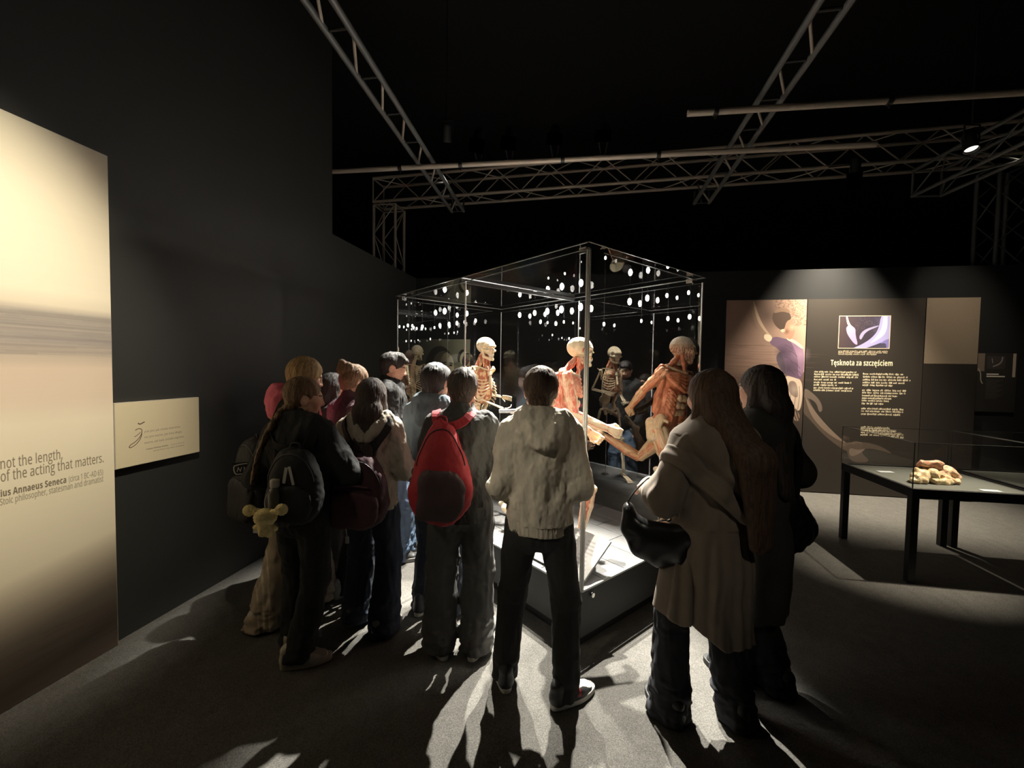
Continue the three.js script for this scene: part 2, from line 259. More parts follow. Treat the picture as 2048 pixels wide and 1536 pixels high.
// wall posters: one picture 3.1 m wide running over three boards, a from 1.96 to 5.06
const PX = 600, posterDraw = (x) => {
  const A = (a) => (a - 1.96) * PX, Y = (y) => (2.72 - y) * PX;
  const path = (pts, col, curve = true) => { x.fillStyle = col; x.beginPath(); const q = pts.map(([a, y]) => [A(a), Y(y)]), n = q.length;
    if (!curve) { q.forEach((p, i) => (i ? x.lineTo(...p) : x.moveTo(...p))); }
    else { x.moveTo((q[0][0] + q[n - 1][0]) / 2, (q[0][1] + q[n - 1][1]) / 2); for (let i = 0; i < n; i++) { const p = q[i], r = q[(i + 1) % n]; x.quadraticCurveTo(p[0], p[1], (p[0] + r[0]) / 2, (p[1] + r[1]) / 2); } }
    x.fill(); };
  x.fillStyle = '#36302a'; x.fillRect(0, 0, 1860, 1632);
  // left board: sea and cliff behind a leaping dancer
  let g = x.createLinearGradient(0, 0, 0, 1632); g.addColorStop(0, '#8a6f60'); g.addColorStop(0.3, '#94786a'); g.addColorStop(0.42, '#6c5548'); g.addColorStop(0.5, '#55463c'); g.addColorStop(0.75, '#3b332d'); g.addColorStop(1, '#2a2521');
  x.fillStyle = g; x.fillRect(0, 0, A(3.01), 1632);
  for (let i = 0; i < 150; i++) { const y = 1.55 + rnd() * 0.55; x.fillStyle = rnd() < 0.5 ? 'rgba(60,44,36,0.12)' : 'rgba(170,130,112,0.10)'; x.beginPath(); x.ellipse(A(1.96 + rnd() * 1.05), Y(y), 40 + rnd() * 150, 1.5 + rnd() * 4, 0.02, 0, 7); x.fill(); }
  g = x.createLinearGradient(A(2.55), 0, A(3.01), 0); g.addColorStop(0, 'rgba(200,165,140,0)'); g.addColorStop(1, 'rgba(214,176,148,0.75)'); x.fillStyle = g; x.fillRect(A(2.55), 0, A(3.01) - A(2.55), Y(1.7));
  x.save(); x.beginPath(); x.rect(A(2.55), Y(2.72), A(3.01) - A(2.55), Y(2.1) - Y(2.72)); x.clip();
  for (let i = 0; i < 700; i++) { x.fillStyle = `rgba(70,50,38,${0.12 + rnd() * 0.2})`; x.beginPath(); x.ellipse(A(2.6 + rnd() * 0.45), Y(2.35 + rnd() * 0.4), 2 + rnd() * 7, 2 + rnd() * 5, 0, 0, 7); x.fill(); } x.restore();
  g = x.createRadialGradient(A(2.5), Y(2.5), 10, A(2.5), Y(2.5), 150); g.addColorStop(0, 'rgba(50,38,32,0.55)'); g.addColorStop(1, 'rgba(50,38,32,0)'); x.fillStyle = g; x.fillRect(A(2.2), 0, 330, 420);
  // dancer
  const glowAt = (a, y, r, col) => { const q = x.createRadialGradient(A(a), Y(y), 2, A(a), Y(y), r * PX); q.addColorStop(0, col); q.addColorStop(1, col.replace(/[\d.]+\)$/, '0)')); x.fillStyle = q; x.beginPath(); x.arc(A(a), Y(y), r * PX, 0, 7); x.fill(); };
  path([[2.72, 2.02], [2.62, 1.92], [2.70, 1.72], [2.80, 1.64], [2.86, 1.9]], '#574a55');
  path([[2.27, 2.72], [2.31, 2.72], [2.39, 2.47], [2.50, 2.28], [2.58, 2.21], [2.54, 2.10], [2.47, 2.17], [2.37, 2.32], [2.30, 2.51]], '#8d7463');
  path([[2.30, 2.72], [2.33, 2.69], [2.40, 2.46], [2.51, 2.27], [2.58, 2.20], [2.55, 2.19], [2.45, 2.30], [2.36, 2.45]], '#b39780');
  path([[2.59, 2.21], [2.74, 2.17], [2.87, 2.14], [3.0, 2.03], [3.0, 1.58], [2.86, 1.58], [2.77, 1.65], [2.75, 1.85], [2.68, 2.02], [2.53, 2.10]], '#6b5468');
  path([[2.80, 2.16], [2.88, 2.14], [3.0, 2.02], [3.0, 1.66], [2.93, 1.62], [2.92, 1.9], [2.86, 2.05]], '#8d6f87');
  path([[2.48, 2.25], [2.59, 2.20], [2.55, 2.11], [2.46, 2.17]], '#d8c2a8');
  path([[2.76, 2.19], [2.88, 2.15], [3.0, 2.04], [2.97, 2.02], [2.86, 2.11], [2.77, 2.15]], '#e0c8ae');
  path([[2.74, 2.45], [2.82, 2.45], [2.86, 2.36], [2.87, 2.27], [2.82, 2.14], [2.75, 2.19], [2.72, 2.30]], '#a9806a');
  path([[2.56, 2.50], [2.62, 2.60], [2.75, 2.60], [2.83, 2.45], [2.75, 2.42], [2.73, 2.29], [2.66, 2.30], [2.58, 2.40]], '#4c3b31');
  path([[2.57, 2.52], [2.63, 2.61], [2.78, 2.60], [2.80, 2.52], [2.7, 2.56]], '#7d6450');
  path([[2.68, 2.30], [2.74, 2.31], [2.75, 2.26], [2.69, 2.26]], '#d9b89a');
  path([[2.45, 1.77], [2.54, 1.79], [2.62, 1.67], [2.77, 1.63], [2.73, 1.56], [2.60, 1.58], [2.52, 1.60], [2.46, 1.68]], '#cdb6a0');
  path([[2.36, 1.58], [2.55, 1.60], [2.75, 1.57], [2.60, 1.54]], '#b9a08a');
  path([[2.75, 1.66], [2.88, 1.62], [3.0, 1.58], [2.99, 1.12], [2.88, 1.19], [2.73, 1.25], [2.80, 1.42]], '#d9c0aa');
  path([[2.82, 1.58], [2.92, 1.56], [2.95, 1.32], [2.86, 1.36], [2.80, 1.46]], '#8f7a70');
  path([[2.78, 1.21], [2.86, 1.22], [2.98, 1.10], [2.96, 0.99], [2.89, 1.02], [2.83, 1.10]], '#a98c78');
  for (const o of [0, 0.05, 0.1]) path([[2.80 + o, 1.18], [2.83 + o, 1.18], [2.92 + o * 0.6, 1.0], [2.90 + o * 0.6, 1.0]], '#5d4a40');
  glowAt(2.95, 1.95, 0.14, 'rgba(196,160,180,0.5)'); glowAt(2.72, 1.98, 0.12, 'rgba(50,40,52,0.55)'); glowAt(2.8, 1.75, 0.14, 'rgba(48,38,50,0.5)'); glowAt(2.83, 2.33, 0.06, 'rgba(226,184,152,0.55)'); glowAt(2.76, 2.27, 0.05, 'rgba(90,62,50,0.6)');
  for (const [a, y] of [[2.80, 2.05], [2.86, 1.96], [2.80, 1.88], [2.90, 1.80], [2.84, 1.70], [2.93, 1.70]]) { x.strokeStyle = 'rgba(60,46,60,0.5)'; x.lineWidth = 5; x.beginPath(); x.moveTo(A(a - 0.06), Y(y + 0.03)); x.quadraticCurveTo(A(a), Y(y + 0.035), A(a + 0.05), Y(y - 0.05)); x.stroke(); }
  for (const [a, y, l] of [[2.84, 1.52, 0.24], [2.90, 1.48, 0.28], [2.95, 1.50, 0.34], [2.80, 1.46, 0.16]]) { x.strokeStyle = 'rgba(120,98,84,0.55)'; x.lineWidth = 7; x.beginPath(); x.moveTo(A(a), Y(y)); x.quadraticCurveTo(A(a + 0.02), Y(y - l * 0.5), A(a - 0.01), Y(y - l)); x.stroke(); }
  glowAt(2.9, 1.45, 0.10, 'rgba(250,232,208,0.35)'); glowAt(2.55, 1.70, 0.07, 'rgba(250,236,214,0.5)'); glowAt(2.62, 1.62, 0.06, 'rgba(90,74,64,0.6)');
  glowAt(2.2, 1.2, 0.5, 'rgba(24,20,17,0.5)'); glowAt(2.5, 0.7, 0.6, 'rgba(18,15,13,0.5)');
  // middle board: black with the leg and text
  path([[3.0, 1.50], [3.06, 1.36], [3.13, 1.20], [3.30, 0.95], [3.51, 0.74], [3.62, 0.71], [3.62, 0.57], [3.42, 0.70], [3.24, 0.86], [3.10, 1.03], [2.99, 1.14]], '#5f5045');
  path([[3.01, 1.40], [3.12, 1.20], [3.30, 0.97], [3.50, 0.77], [3.6, 0.70], [3.45, 0.76], [3.26, 0.90], [3.10, 1.10]], '#8a7768');
  path([[3.01, 1.49], [3.13, 1.40], [3.23, 1.29], [3.26, 1.16], [3.21, 1.13], [3.18, 1.26], [3.09, 1.33], [2.99, 1.34]], '#75655a');
  path([[3.56, 0.70], [3.64, 0.73], [3.83, 0.74], [4.02, 0.68], [4.16, 0.58], [4.0, 0.63], [3.83, 0.66], [3.74, 0.60], [3.90, 0.46], [3.62, 0.44]], '#5d5046');
  path([[3.60, 0.66], [3.72, 0.62], [3.83, 0.66], [3.72, 0.56], [3.62, 0.52]], '#837264');
  // micrograph
  x.save(); x.beginPath(); x.rect(A(3.415), Y(2.485), A(4.035) - A(3.415), Y(2.04) - Y(2.485)); x.clip();
  g = x.createLinearGradient(A(3.4), 0, A(4.03), 0); g.addColorStop(0, '#4a3c3c'); g.addColorStop(0.6, '#3b3440'); g.addColorStop(1, '#55506a'); x.fillStyle = g; x.fillRect(A(3.4), Y(2.5), 500, 400);
  for (let i = 0; i < 14; i++) { x.strokeStyle = 'rgba(150,125,120,0.25)'; x.lineWidth = 3; x.beginPath(); x.ellipse(A(3.6 + rnd() * 0.35), Y(2.3 + rnd() * 0.16), 8 + rnd() * 26, 6 + rnd() * 16, rnd() * 3, 0, 7); x.stroke(); }
  path([[3.92, 2.52], [4.06, 2.52], [4.06, 2.18], [3.96, 2.13], [3.80, 2.06], [3.70, 2.02], [3.55, 2.02], [3.70, 2.09], [3.82, 2.18], [3.90, 2.3]], '#a9a3d4');
  path([[3.95, 2.52], [4.0, 2.52], [4.0, 2.26], [3.90, 2.16], [3.78, 2.09], [3.88, 2.2], [3.94, 2.32]], '#d2cdf0');
  path([[4.06, 2.2], [4.06, 2.02], [4.0, 2.02], [4.0, 2.12], [3.9, 2.1]], '#8078b4');
  path([[3.50, 2.34], [3.56, 2.36], [3.62, 2.31], [3.62, 2.22], [3.66, 2.08], [3.61, 2.10], [3.54, 2.20], [3.51, 2.26]], '#b79ac0');
  path([[3.49, 2.5], [3.51, 2.5], [3.54, 2.38], [3.60, 2.32], [3.54, 2.33], [3.51, 2.38]], '#d8b7a8');
  path([[3.66, 2.20], [3.72, 2.30], [3.90, 2.36], [3.90, 2.34], [3.74, 2.27], [3.69, 2.14]], '#9f97b8'); x.restore();
  x.strokeStyle = '#e8d3ae'; x.lineWidth = 5; x.strokeRect(A(3.415), Y(2.485), A(4.035) - A(3.415), Y(2.04) - Y(2.485));
  const rule = (a0, a1, y, s = 11, col = '#f0e0bc') => { x.fillStyle = col; let a = a0; while (a < a1 - 0.01) { const l = Math.min(a1 - a, 0.03 + rnd() * 0.07); for (let q = A(a); q < A(a + l) - 3;) { const up = rnd() < 0.3 ? 4 : 0, dn = rnd() < 0.15 ? 3 : 0, cw = 3 + rnd() * 5; x.globalAlpha = 0.75 + rnd() * 0.25; x.fillRect(q, Y(y) - up, cw, s + up + dn); q += cw + 1.6; } x.globalAlpha = 1; a += l + 0.012; } };
  [2.005, 1.985, 1.962].forEach((y, i) => rule(3.42, [4.02, 4.02, 3.88][i], y, 8, '#c4b496'));
  x.fillStyle = '#f4e6c4'; x.font = 'bold 62px sans-serif'; x.textAlign = 'center'; x.fillText('T\u0119sknota za szcz\u0119\u015bciem', A(3.71), Y(1.802), 0.76 * PX);
  [[3.66, 1.715], [3.68, 1.68], [3.68, 1.645], [3.41, 1.605], [3.60, 1.565], [3.42, 1.53], [3.63, 1.49], [3.62, 1.455]].forEach(([e, y]) => rule(3.13, e, y));
  [[4.22, 1.695], [4.27, 1.655], [4.31, 1.615], [4.26, 1.575], [4.10, 1.54]].forEach(([e, y]) => rule(3.735, e, y));
  [[4.27, 1.47], [4.26, 1.435], [4.18, 1.395], [4.09, 1.36], [4.06, 1.325], [4.0, 1.285]].forEach(([e, y]) => rule(3.735, e, y));
  [[4.24, 1.215], [4.24, 1.18], [4.21, 1.14]].forEach(([e, y]) => rule(3.735, e, y));
  [[4.1, 0.955], [4.18, 0.92], [4.23, 0.885], [4.22, 0.85]].forEach(([e, y]) => rule(3.74, e, y));
  // right board: tan field over dark
  x.fillStyle = '#8a7a68'; x.fillRect(A(4.445), 0, 400, Y(1.84)); x.fillStyle = '#2c2723'; x.fillRect(A(4.445), Y(1.84), 400, 1632);
  for (let i = 0; i < 900; i++) { x.fillStyle = `rgba(60,48,38,${rnd() * 0.12})`; x.fillRect(A(4.445) + rnd() * 380, rnd() * Y(1.84), 2 + rnd() * 5, 2 + rnd() * 5); }
};
const posterTex = canvasTexture(1860, 1632, posterDraw);
for (const [a0, a1, label] of [[1.96, 3.006, 'poster board printed with a leaping dancer in a purple shirt by the sea'], [3.014, 4.44, 'black poster board with a framed micrograph, white Polish headline and columns of text'], [4.448, 5.06, 'narrow poster board, tan above and dark below, right of the text board']]) {
  const w = a1 - a0, t = thing('poster_board', label, 'poster', W((a0 + a1) / 2, 0, 6.557), HALL);
  part('backing', box(w, 2.70, 0.03, 0, 1.36, 0.015), std(0.03, 0.027, 0.024, 0.5), t);
  const g = new THREE.PlaneGeometry(w - 0.004, 2.696); g.translate(0, 1.36, 0.0315); const uv = g.attributes.uv;
  for (let i = 0; i < uv.count; i++) uv.setXY(i, (a0 - 1.96 + uv.getX(i) * w) / 3.1, uv.getY(i));
  part('print', g, new THREE.MeshStandardMaterial({ map: posterTex, roughness: 0.5 }), t);
}
const smallTex = canvasTexture(256, 424, (x, w, h) => {
  x.fillStyle = '#2b2825'; x.fillRect(0, 0, w, h); x.fillStyle = '#77685a'; x.fillRect(0, 0, 46, 130); x.fillStyle = '#3a3431'; x.fillRect(60, 20, 120, 92);
  x.strokeStyle = '#8c8178'; x.lineWidth = 9; x.beginPath(); x.moveTo(160, 24); x.bezierCurveTo(160, 80, 130, 80, 100, 96); x.stroke(); x.lineWidth = 6; x.beginPath(); x.moveTo(92, 36); x.lineTo(98, 70); x.stroke();
  x.fillStyle = '#d9d0c0'; x.fillRect(62, 146, 80, 9); x.fillRect(62, 162, 120, 9); x.fillStyle = '#4c4742'; for (let i = 0; i < 12; i++) x.fillRect(62, 190 + i * 12, 110 - (i % 3) * 18, 4);
  x.fillStyle = '#b8a892'; x.fillRect(228, 0, 20, 170); x.strokeStyle = '#a79a88'; x.lineWidth = 7; x.beginPath(); x.moveTo(4, 110); x.bezierCurveTo(40, 150, 10, 190, 40, 220); x.stroke();
});
board('poster_board', 'small dark poster with two white lines, rightmost on the back wall', 0.44, 0.77, 0.02, W(5.29, 1.21, 6.557), HALL, std(0.03, 0.03, 0.03, 0.5), smallTex);

// portrait print in the corner behind the case
const portraitTex = canvasTexture(512, 640, (x, w, h) => {
  x.fillStyle = '#5d5b48'; x.fillRect(0, 0, w, h); const e = (a, b, c, d, r, col) => { x.fillStyle = col; x.beginPath(); x.ellipse(a, b, c, d, r, 0, 7); x.fill(); };
  let g = x.createLinearGradient(0, 0, w, 0); g.addColorStop(0, '#2d2c25'); g.addColorStop(0.6, '#6a6853'); g.addColorStop(1, '#8d8a70'); x.fillStyle = g; x.fillRect(0, 0, w, h);
  e(215, 250, 135, 190, 0.05, '#1f1d18'); e(255, 270, 108, 165, 0, '#4a4436');
  g = x.createLinearGradient(200, 0, 370, 0); g.addColorStop(0, 'rgba(190,178,142,0)'); g.addColorStop(1, 'rgba(216,204,166,0.95)'); x.fillStyle = g; x.beginPath(); x.ellipse(290, 270, 72, 150, 0, 0, 7); x.fill();
  e(262, 232, 24, 9, 0, '#231f18'); e(330, 236, 16, 8, 0, '#231f18'); e(262, 212, 30, 6, -0.1, '#1d1a15'); e(332, 216, 20, 5, 0.1, '#1d1a15'); e(312, 290, 12, 26, 0.1, '#8c8168'); e(314, 312, 17, 7, 0, '#3a342a'); e(300, 352, 34, 11, 0, '#4d3a30'); e(300, 357, 30, 4, 0, '#221a15');
  e(230, 560, 210, 130, 0, '#8f8a72'); e(250, 470, 60, 70, 0, '#4f493a');
  for (let k = 0; k < 3; k++) { e(430 + k * 22, 150 + k * 16, 34, 62, 0.3, k % 2 ? '#b9b190' : '#2a2620'); }
  x.fillStyle = '#3c3a2f'; for (let i = 0; i < 5; i++) x.fillRect(385, 330 + i * 16, 105 - (i % 2) * 22, 5);
});
board('portrait_print', 'grey green portrait print of a child\u2019s face in the corner behind the case', 0.90, 1.14, 0.02, W(-2.29, 1.0, 6.557), HALL, std(0.05, 0.05, 0.04, 0.6), portraitTex);

// ---------------------------------------------------------------- trusses and pipes
const aluminium = new THREE.MeshStandardMaterial({ color: C(0.42, 0.35, 0.29), metalness: 0.3, roughness: 0.5 });
const darkMetal = new THREE.MeshStandardMaterial({ color: C(0.030, 0.028, 0.027), metalness: 0.3, roughness: 0.55 });
const paleMetal = new THREE.MeshStandardMaterial({ color: C(0.42, 0.36, 0.30), metalness: 0.3, roughness: 0.5 });
const greyMetal = new THREE.MeshStandardMaterial({ color: C(0.11, 0.11, 0.105), metalness: 0.2, roughness: 0.5 });
const blackMetal = std(0.012, 0.012, 0.012, 0.5);
function boxTruss(label, from, to, width, height, step, mat = aluminium, rc = 0.025) {
  const A = v3(from), B = v3(to), t = thing('box_truss', label, 'truss', A), d = B.clone().sub(A), L = d.length(); d.normalize();
  const up = Math.abs(d.y) > 0.9 ? new THREE.Vector3(-Math.sin(TH), 0, Math.cos(TH)) : new THREE.Vector3(0, 1, 0), sd = new THREE.Vector3().crossVectors(d, up).normalize();
  const q = (s, w, h) => d.clone().multiplyScalar(s).addScaledVector(sd, w * width).addScaledVector(up, h * height);
  for (const [w, h] of [[0, 0], [1, 0], [0, 1], [1, 1]]) part('chord', bar(q(0, w, h), q(L, w, h), rc, rc, 10), mat, t);
  const n = Math.round(L / step), s = L / n;
  for (let i = 0; i < n; i++) {
    const z = i % 2;
    for (const w of [0, 1]) part('brace', bar(q(i * s, w, z), q((i + 1) * s, w, 1 - z), 0.01, 0.01, 6), mat, t);
    for (const h of [0, 1]) part('brace', bar(q(i * s, z, h), q((i + 1) * s, 1 - z, h), 0.01, 0.01, 6), mat, t);
  }
  for (const e of [0, L]) for (const [a, b] of [[[0, 0], [1, 0]], [[1, 0], [1, 1]], [[1, 1], [0, 1]], [[0, 1], [0, 0]]]) part('brace', bar(q(e, ...a), q(e, ...b), 0.014, 0.014, 6), mat, t);
  return t;
}
boxTruss('long horizontal box truss running above the back wall', W(-3.73, 4.55, 6.92), W(6.3, 4.55, 6.52), -0.36, 0.40, 0.43);
boxTruss('upright box truss standing behind the corner left of the case', W(-3.72, 0, 6.93), W(-3.72, 4.5, 6.93), 0.40, -0.36, 0.5);
boxTruss('upright box truss behind the wall above the right hand posters', W(5.36, 0, 6.74), W(5.36, 4.5, 6.74), 0.36, -0.34, 0.36, greyMetal);
boxTruss('dark box truss reaching in from the upper right edge', W(4.42, 3.98, 6.35), W(4.75, 3.98, 2.2), 0.34, 0.32, 0.45, greyMetal, 0.022);
function ladderTruss(label, a0, a1, b0, b1, y, w, flip) {
  const A = W(a0, y, b0), t = thing('ladder_truss', label, 'truss', A), n = Math.round((b1 - b0) / 0.47);
  const q = (s, k, h = 0) => W(a0 + (a1 - a0) * s + k * w, y + h, b0 + (b1 - b0) * s).sub(A);
  part('chord', bar(q(0, 0), q(1, 0), 0.025, 0.025, 10), greyMetal, t); part('chord', bar(q(0, 1), q(1, 1), 0.025, 0.025, 10), greyMetal, t);
  for (let i = 0; i <= n; i++) { const s = i / n; part('rung', bar(q(s, 0), q(s, 1), 0.012, 0.012, 6), darkMetal, t);
    if (i < n) part('brace', bar(q(s + 0.1 / n, flip ? 0 : 1), q(s + 0.92 / n, flip ? 1 : 0), 0.012, 0.012, 6), paleMetal, t); }
  for (const k of [0, 1]) part('end_post', bar(q(1, k, 0.16), q(1, k, 0), 0.014, 0.014, 6), darkMetal, t);
  part('end_brace', bar(q(0.97, 0, 0.2), q(1, 0.5, 0), 0.012, 0.012, 6), darkMetal, t);
}
ladderTruss('flat ladder truss under the ceiling left of the case', -1.72, -2.04, 0.8, 6.15, 4.02, 0.18, false);
ladderTruss('flat ladder truss under the ceiling right of the case', 1.36, 1.43, 0.8, 6.3, 4.02, 0.19, true);
function pipe(label, p0, p1, clamps) {
  const A = v3(p0), d = v3(p1).clone().sub(A), t = thing('lighting_pipe', label, 'pipe', A);
  const tubeG = bar([0, 0, 0], d, 0.027, 0.027, 14); part('tube', tubeG, paleMetal, t);
  for (const s of clamps) { const c = d.clone().multiplyScalar(s), e = d.clone().normalize().multiplyScalar(0.02); part('clamp', merge([bar(c.clone().sub(e), c.clone().add(e), 0.036, 0.036, 12), bar(c.clone().add(new THREE.Vector3(0, -0.02, 0)), c.clone().add(new THREE.Vector3(0, -0.06, 0)), 0.008, 0.008, 6)]), blackMetal, t); }
}
const pipeAt = (a, y = 3.9) => W(a, y, 4.433 + (a + 3.285) / 5.98 * 0.245);
pipe('long metal pipe over the case, ending right of the ladder truss', pipeAt(-3.285), pipeAt(2.695), [0.315, 0.663, 0.2, 0.5]);
pipe('metal pipe at upper right that starts beside the ladder truss', W(0.806, 3.9, 3.9), W(4.6, 3.9, 4.05), [0.41, 0.06, 0.8]);

// ---------------------------------------------------------------- spotlights
const glowWarm = new THREE.MeshStandardMaterial({ color: 0x000000, emissive: new THREE.Color(1, 0.9, 0.72), emissiveIntensity: 2.5 }), glowShaded = new THREE.MeshStandardMaterial({ color: 0x000000, emissive: new THREE.Color(1, 0.9, 0.72), emissiveIntensity: 0.1 });
function spotlight(label, pos, target, cd, cone, pen, size, col, doors, at = pos) {
  const t = thing('spotlight', label, 'spotlight', pos), d = v3(target).clone().sub(pos).normalize();
  const head = new THREE.Group(); head.quaternion.setFromUnitVectors(new THREE.Vector3(0, -1, 0), d);
  const prof = [[0.001, 0.17], [0.045, 0.165], [0.055, 0.13], [0.058, 0.0], [0.062, -0.03], [0.057, -0.03], [0.053, 0.0], [0.001, 0.0]].map((p) => new THREE.Vector2(...p));
  const hm = part('housing', new THREE.LatheGeometry(prof, 20), blackMetal, t); hm.quaternion.copy(head.quaternion);
  const lens = part('lens', new THREE.CylinderGeometry(0.05, 0.05, 0.004, 20).translate(0, -0.004, 0), doors ? glowShaded : glowWarm, t); lens.quaternion.copy(head.quaternion);
  const yk = 0.22, back = W(0, 0, 0.06);
  part('yoke', doors ? merge([-1, 1].map((s) => bar([s * 0.066, 0.06, 0], [back.x + s * 0.02, -0.18, back.z], 0.007, 0.007, 6))) : merge([bar([-0.075, 0.06, 0], [-0.075, yk, 0], 0.008, 0.008, 6), bar([0.075, 0.06, 0], [0.075, yk, 0], 0.008, 0.008, 6), bar([-0.075, yk, 0], [0.075, yk, 0], 0.008, 0.008, 6)]), blackMetal, t);
  if (at !== pos) part('drop_rod', bar([0, 0.1, 0], v3(at).clone().sub(pos), 0.008, 0.008, 6), blackMetal, t);
  if (!doors) part('drop_rod', bar([0, 0.22, 0], [0, 6 - pos.y, 0], 0.008, 0.008, 6), blackMetal, t);
  if (doors) { // a flap on the visitors' side shields the hall behind the camera
    const side = new THREE.Vector3(-pos.x, 0, -pos.z); side.addScaledVector(d, -side.dot(d)).normalize(); const across = new THREE.Vector3().crossVectors(side, d).normalize();
    const m = new THREE.Matrix4().makeBasis(across, d, side), g = new THREE.BoxGeometry(0.16, 0.20, 0.003); g.translate(0, 0.115, 0.064); g.applyMatrix4(m); part('barn_door', g, blackMetal, t);
  }
  const l = new THREE.SpotLight(col, cd, 0, cone * Math.PI / 180, pen, 2); l.position.copy(pos).addScaledVector(d, 0.036); l.target.position.copy(v3(target)); l.castShadow = true; l.shadow.radius = size; l.shadow.mapSize.set(1024, 1024);
  l.name = 'spot_lamp'; scene.add(l); scene.add(l.target); l.target.name = 'spot_target';
}
for (const [k, label, p, q, cd, cone, pen, size, col] of [...SPOTS, ...PIPE_SPOTS]) spotlight(label, p, q, cd, cone, pen, size, col, true, k === 'poster' ? W(3.25, 4.56, 6.67) : p);
for (const [k, label, p, q, cd, cone, pen, size, col] of OTHER_SPOTS) spotlight(label, p, q, cd, cone, pen, size, col, false);
// ---------------------------------------------------------------- the glass case
// local axes of the case group: +x along the short side (b), -z ... the group stands at the front corner, x = b, z = -a
const CASE_TOP = 2.43, PLINTH = 0.365;
const paneFront = new THREE.MeshPhysicalMaterial({ color: 0xffffff, transmission: 1, thickness: 0, roughness: 0, ior: 1.5 });
const paneBack = new THREE.MeshPhysicalMaterial({ color: C(0.86, 0.88, 0.88), transmission: 1, thickness: 0, roughness: 0, ior: 2.1 });
const edgeGlass = new THREE.MeshStandardMaterial({ color: C(0.50, 0.52, 0.50), roughness: 0.35 });
const chrome = new THREE.MeshStandardMaterial({ color: C(0.75, 0.73, 0.7), metalness: 1, roughness: 0.25 });
const plinthMat = std(0.030, 0.031, 0.029, 0.6);
{
  const t = thing('display_case', 'large glass display case on a low dark plinth with three anatomical figures inside', 'display case', CF, CASE_YAW);
  const L = CASE_L, Wd = CASE_W, pl = part('plinth', rbox(Wd - 0.012, PLINTH - 0.075, L - 0.012, 0.008, Wd / 2, 0.075 + (PLINTH - 0.075) / 2, -L / 2), plinthMat, t);
  part('plinth_base', box(Wd - 0.09, 0.075, L - 0.09, Wd / 2, 0.0375, -L / 2), blackMetal, t);
  part('lock', merge([bar([0.10, PLINTH - 0.045, 0.0], [0.10, PLINTH - 0.045, 0.012], 0.014, 0.014, 16)]), chrome, t);
  // grey vinyl planks on the plinth, each its own piece
  const shades = [0.050, 0.058, 0.066, 0.078, 0.086].map((v) => std(v, v * 0.98, v * 0.95, 0.55)), pw = Wd / 6, geos = [0.36, 0.62, 0.9].map((l) => rbox(pw - 0.004, 0.008, l - 0.004, 0.003, 0, 0, 0, 1));
  for (let i = 0; i < 6; i++) { let z = 0.008, j = i % 3; while (z < L - 0.01) { let q = j++ % 3, l = [0.36, 0.62, 0.9][q]; const end = Math.min(L - 0.008, z + l); const m = part('plank', end - z < l - 0.01 ? rbox(pw - 0.004, 0.008, Math.max(0.02, end - z - 0.004), 0.003, 0, 0, 0, 1) : geos[q], shades[Math.floor(rnd() * 5)], pl); m.position.set((i + 0.5) * pw, PLINTH + 0.001, -(z + end) / 2); z = end; } }
  const H = CASE_TOP - 0.04 - PLINTH, y0 = PLINTH + H / 2;
  const pane = (w, x, z, ry, mat) => { const g = new THREE.PlaneGeometry(w, H); g.rotateY(ry); g.translate(x, y0, z); return part('pane', g, mat, t); };
  pane(L / 2 - 0.012, 0, -L / 4, -Math.PI / 2, paneFront); pane(L / 2 - 0.012, 0, -L * 0.75, -Math.PI / 2, paneFront);
  pane(Wd - 0.02, Wd / 2, 0, 0, paneFront);
  pane(L / 2 - 0.012, Wd, -L / 4, Math.PI / 2, paneBack); pane(L / 2 - 0.012, Wd, -L * 0.75, Math.PI / 2, paneBack);
  pane(Wd - 0.02, Wd / 2, -L, Math.PI, paneBack);
  const edge = (x, z, w, d) => part('glass_edge', rbox(w, H, d, 0.003, x, y0, z, 1), edgeGlass, t, 'pale polished upright edge of the glass');
  edge(0.001, -0.008, 0.012, 0.014); edge(0.010, 0.001, 0.016, 0.010); edge(0, -L / 2, 0.010, 0.012); edge(Wd, -L / 2, 0.008, 0.010);
  edge(Wd, -0.004, 0.012, 0.012); edge(0.002, -L, 0.010, 0.010); edge(Wd, -L, 0.008, 0.008);
  for (const [a, w, d, x, z] of [[0, 0.016, L, 0, -L / 2], [0, Wd, 0.016, Wd / 2, 0], [1, 0.012, L, Wd, -L / 2], [1, Wd, 0.012, Wd / 2, -L]]) part('bottom_rail', rbox(w, 0.014, d, 0.003, x, PLINTH + 0.008, z, 1), a ? darkMetal : edgeGlass, t);
  // lid: two glass sheets with a pale rim, slightly larger than the walls
  const lidY = CASE_TOP - 0.02, o = 0.012;
  const lid = part('lid', new THREE.PlaneGeometry(Wd + 2 * o, L + 2 * o).rotateX(-Math.PI / 2).translate(Wd / 2, CASE_TOP - 0.002, -L / 2), paneFront, t);
  const rim = std(0.10, 0.10, 0.095, 0.35);
  for (const [w, d, x, z] of [[0.008, L + 2 * o, -o, -L / 2], [Wd + 2 * o, 0.008, Wd / 2, o], [0.008, L + 2 * o, Wd + o, -L / 2], [Wd + 2 * o, 0.008, Wd / 2, -L - o]]) {
    part('rim', box(w, 0.006, d, x, CASE_TOP - 0.003, z), rim, lid); part('rim', box(w * 0.8, 0.004, d, x, CASE_TOP - 0.042, z), std(0.05, 0.05, 0.05, 0.4), lid);
  }
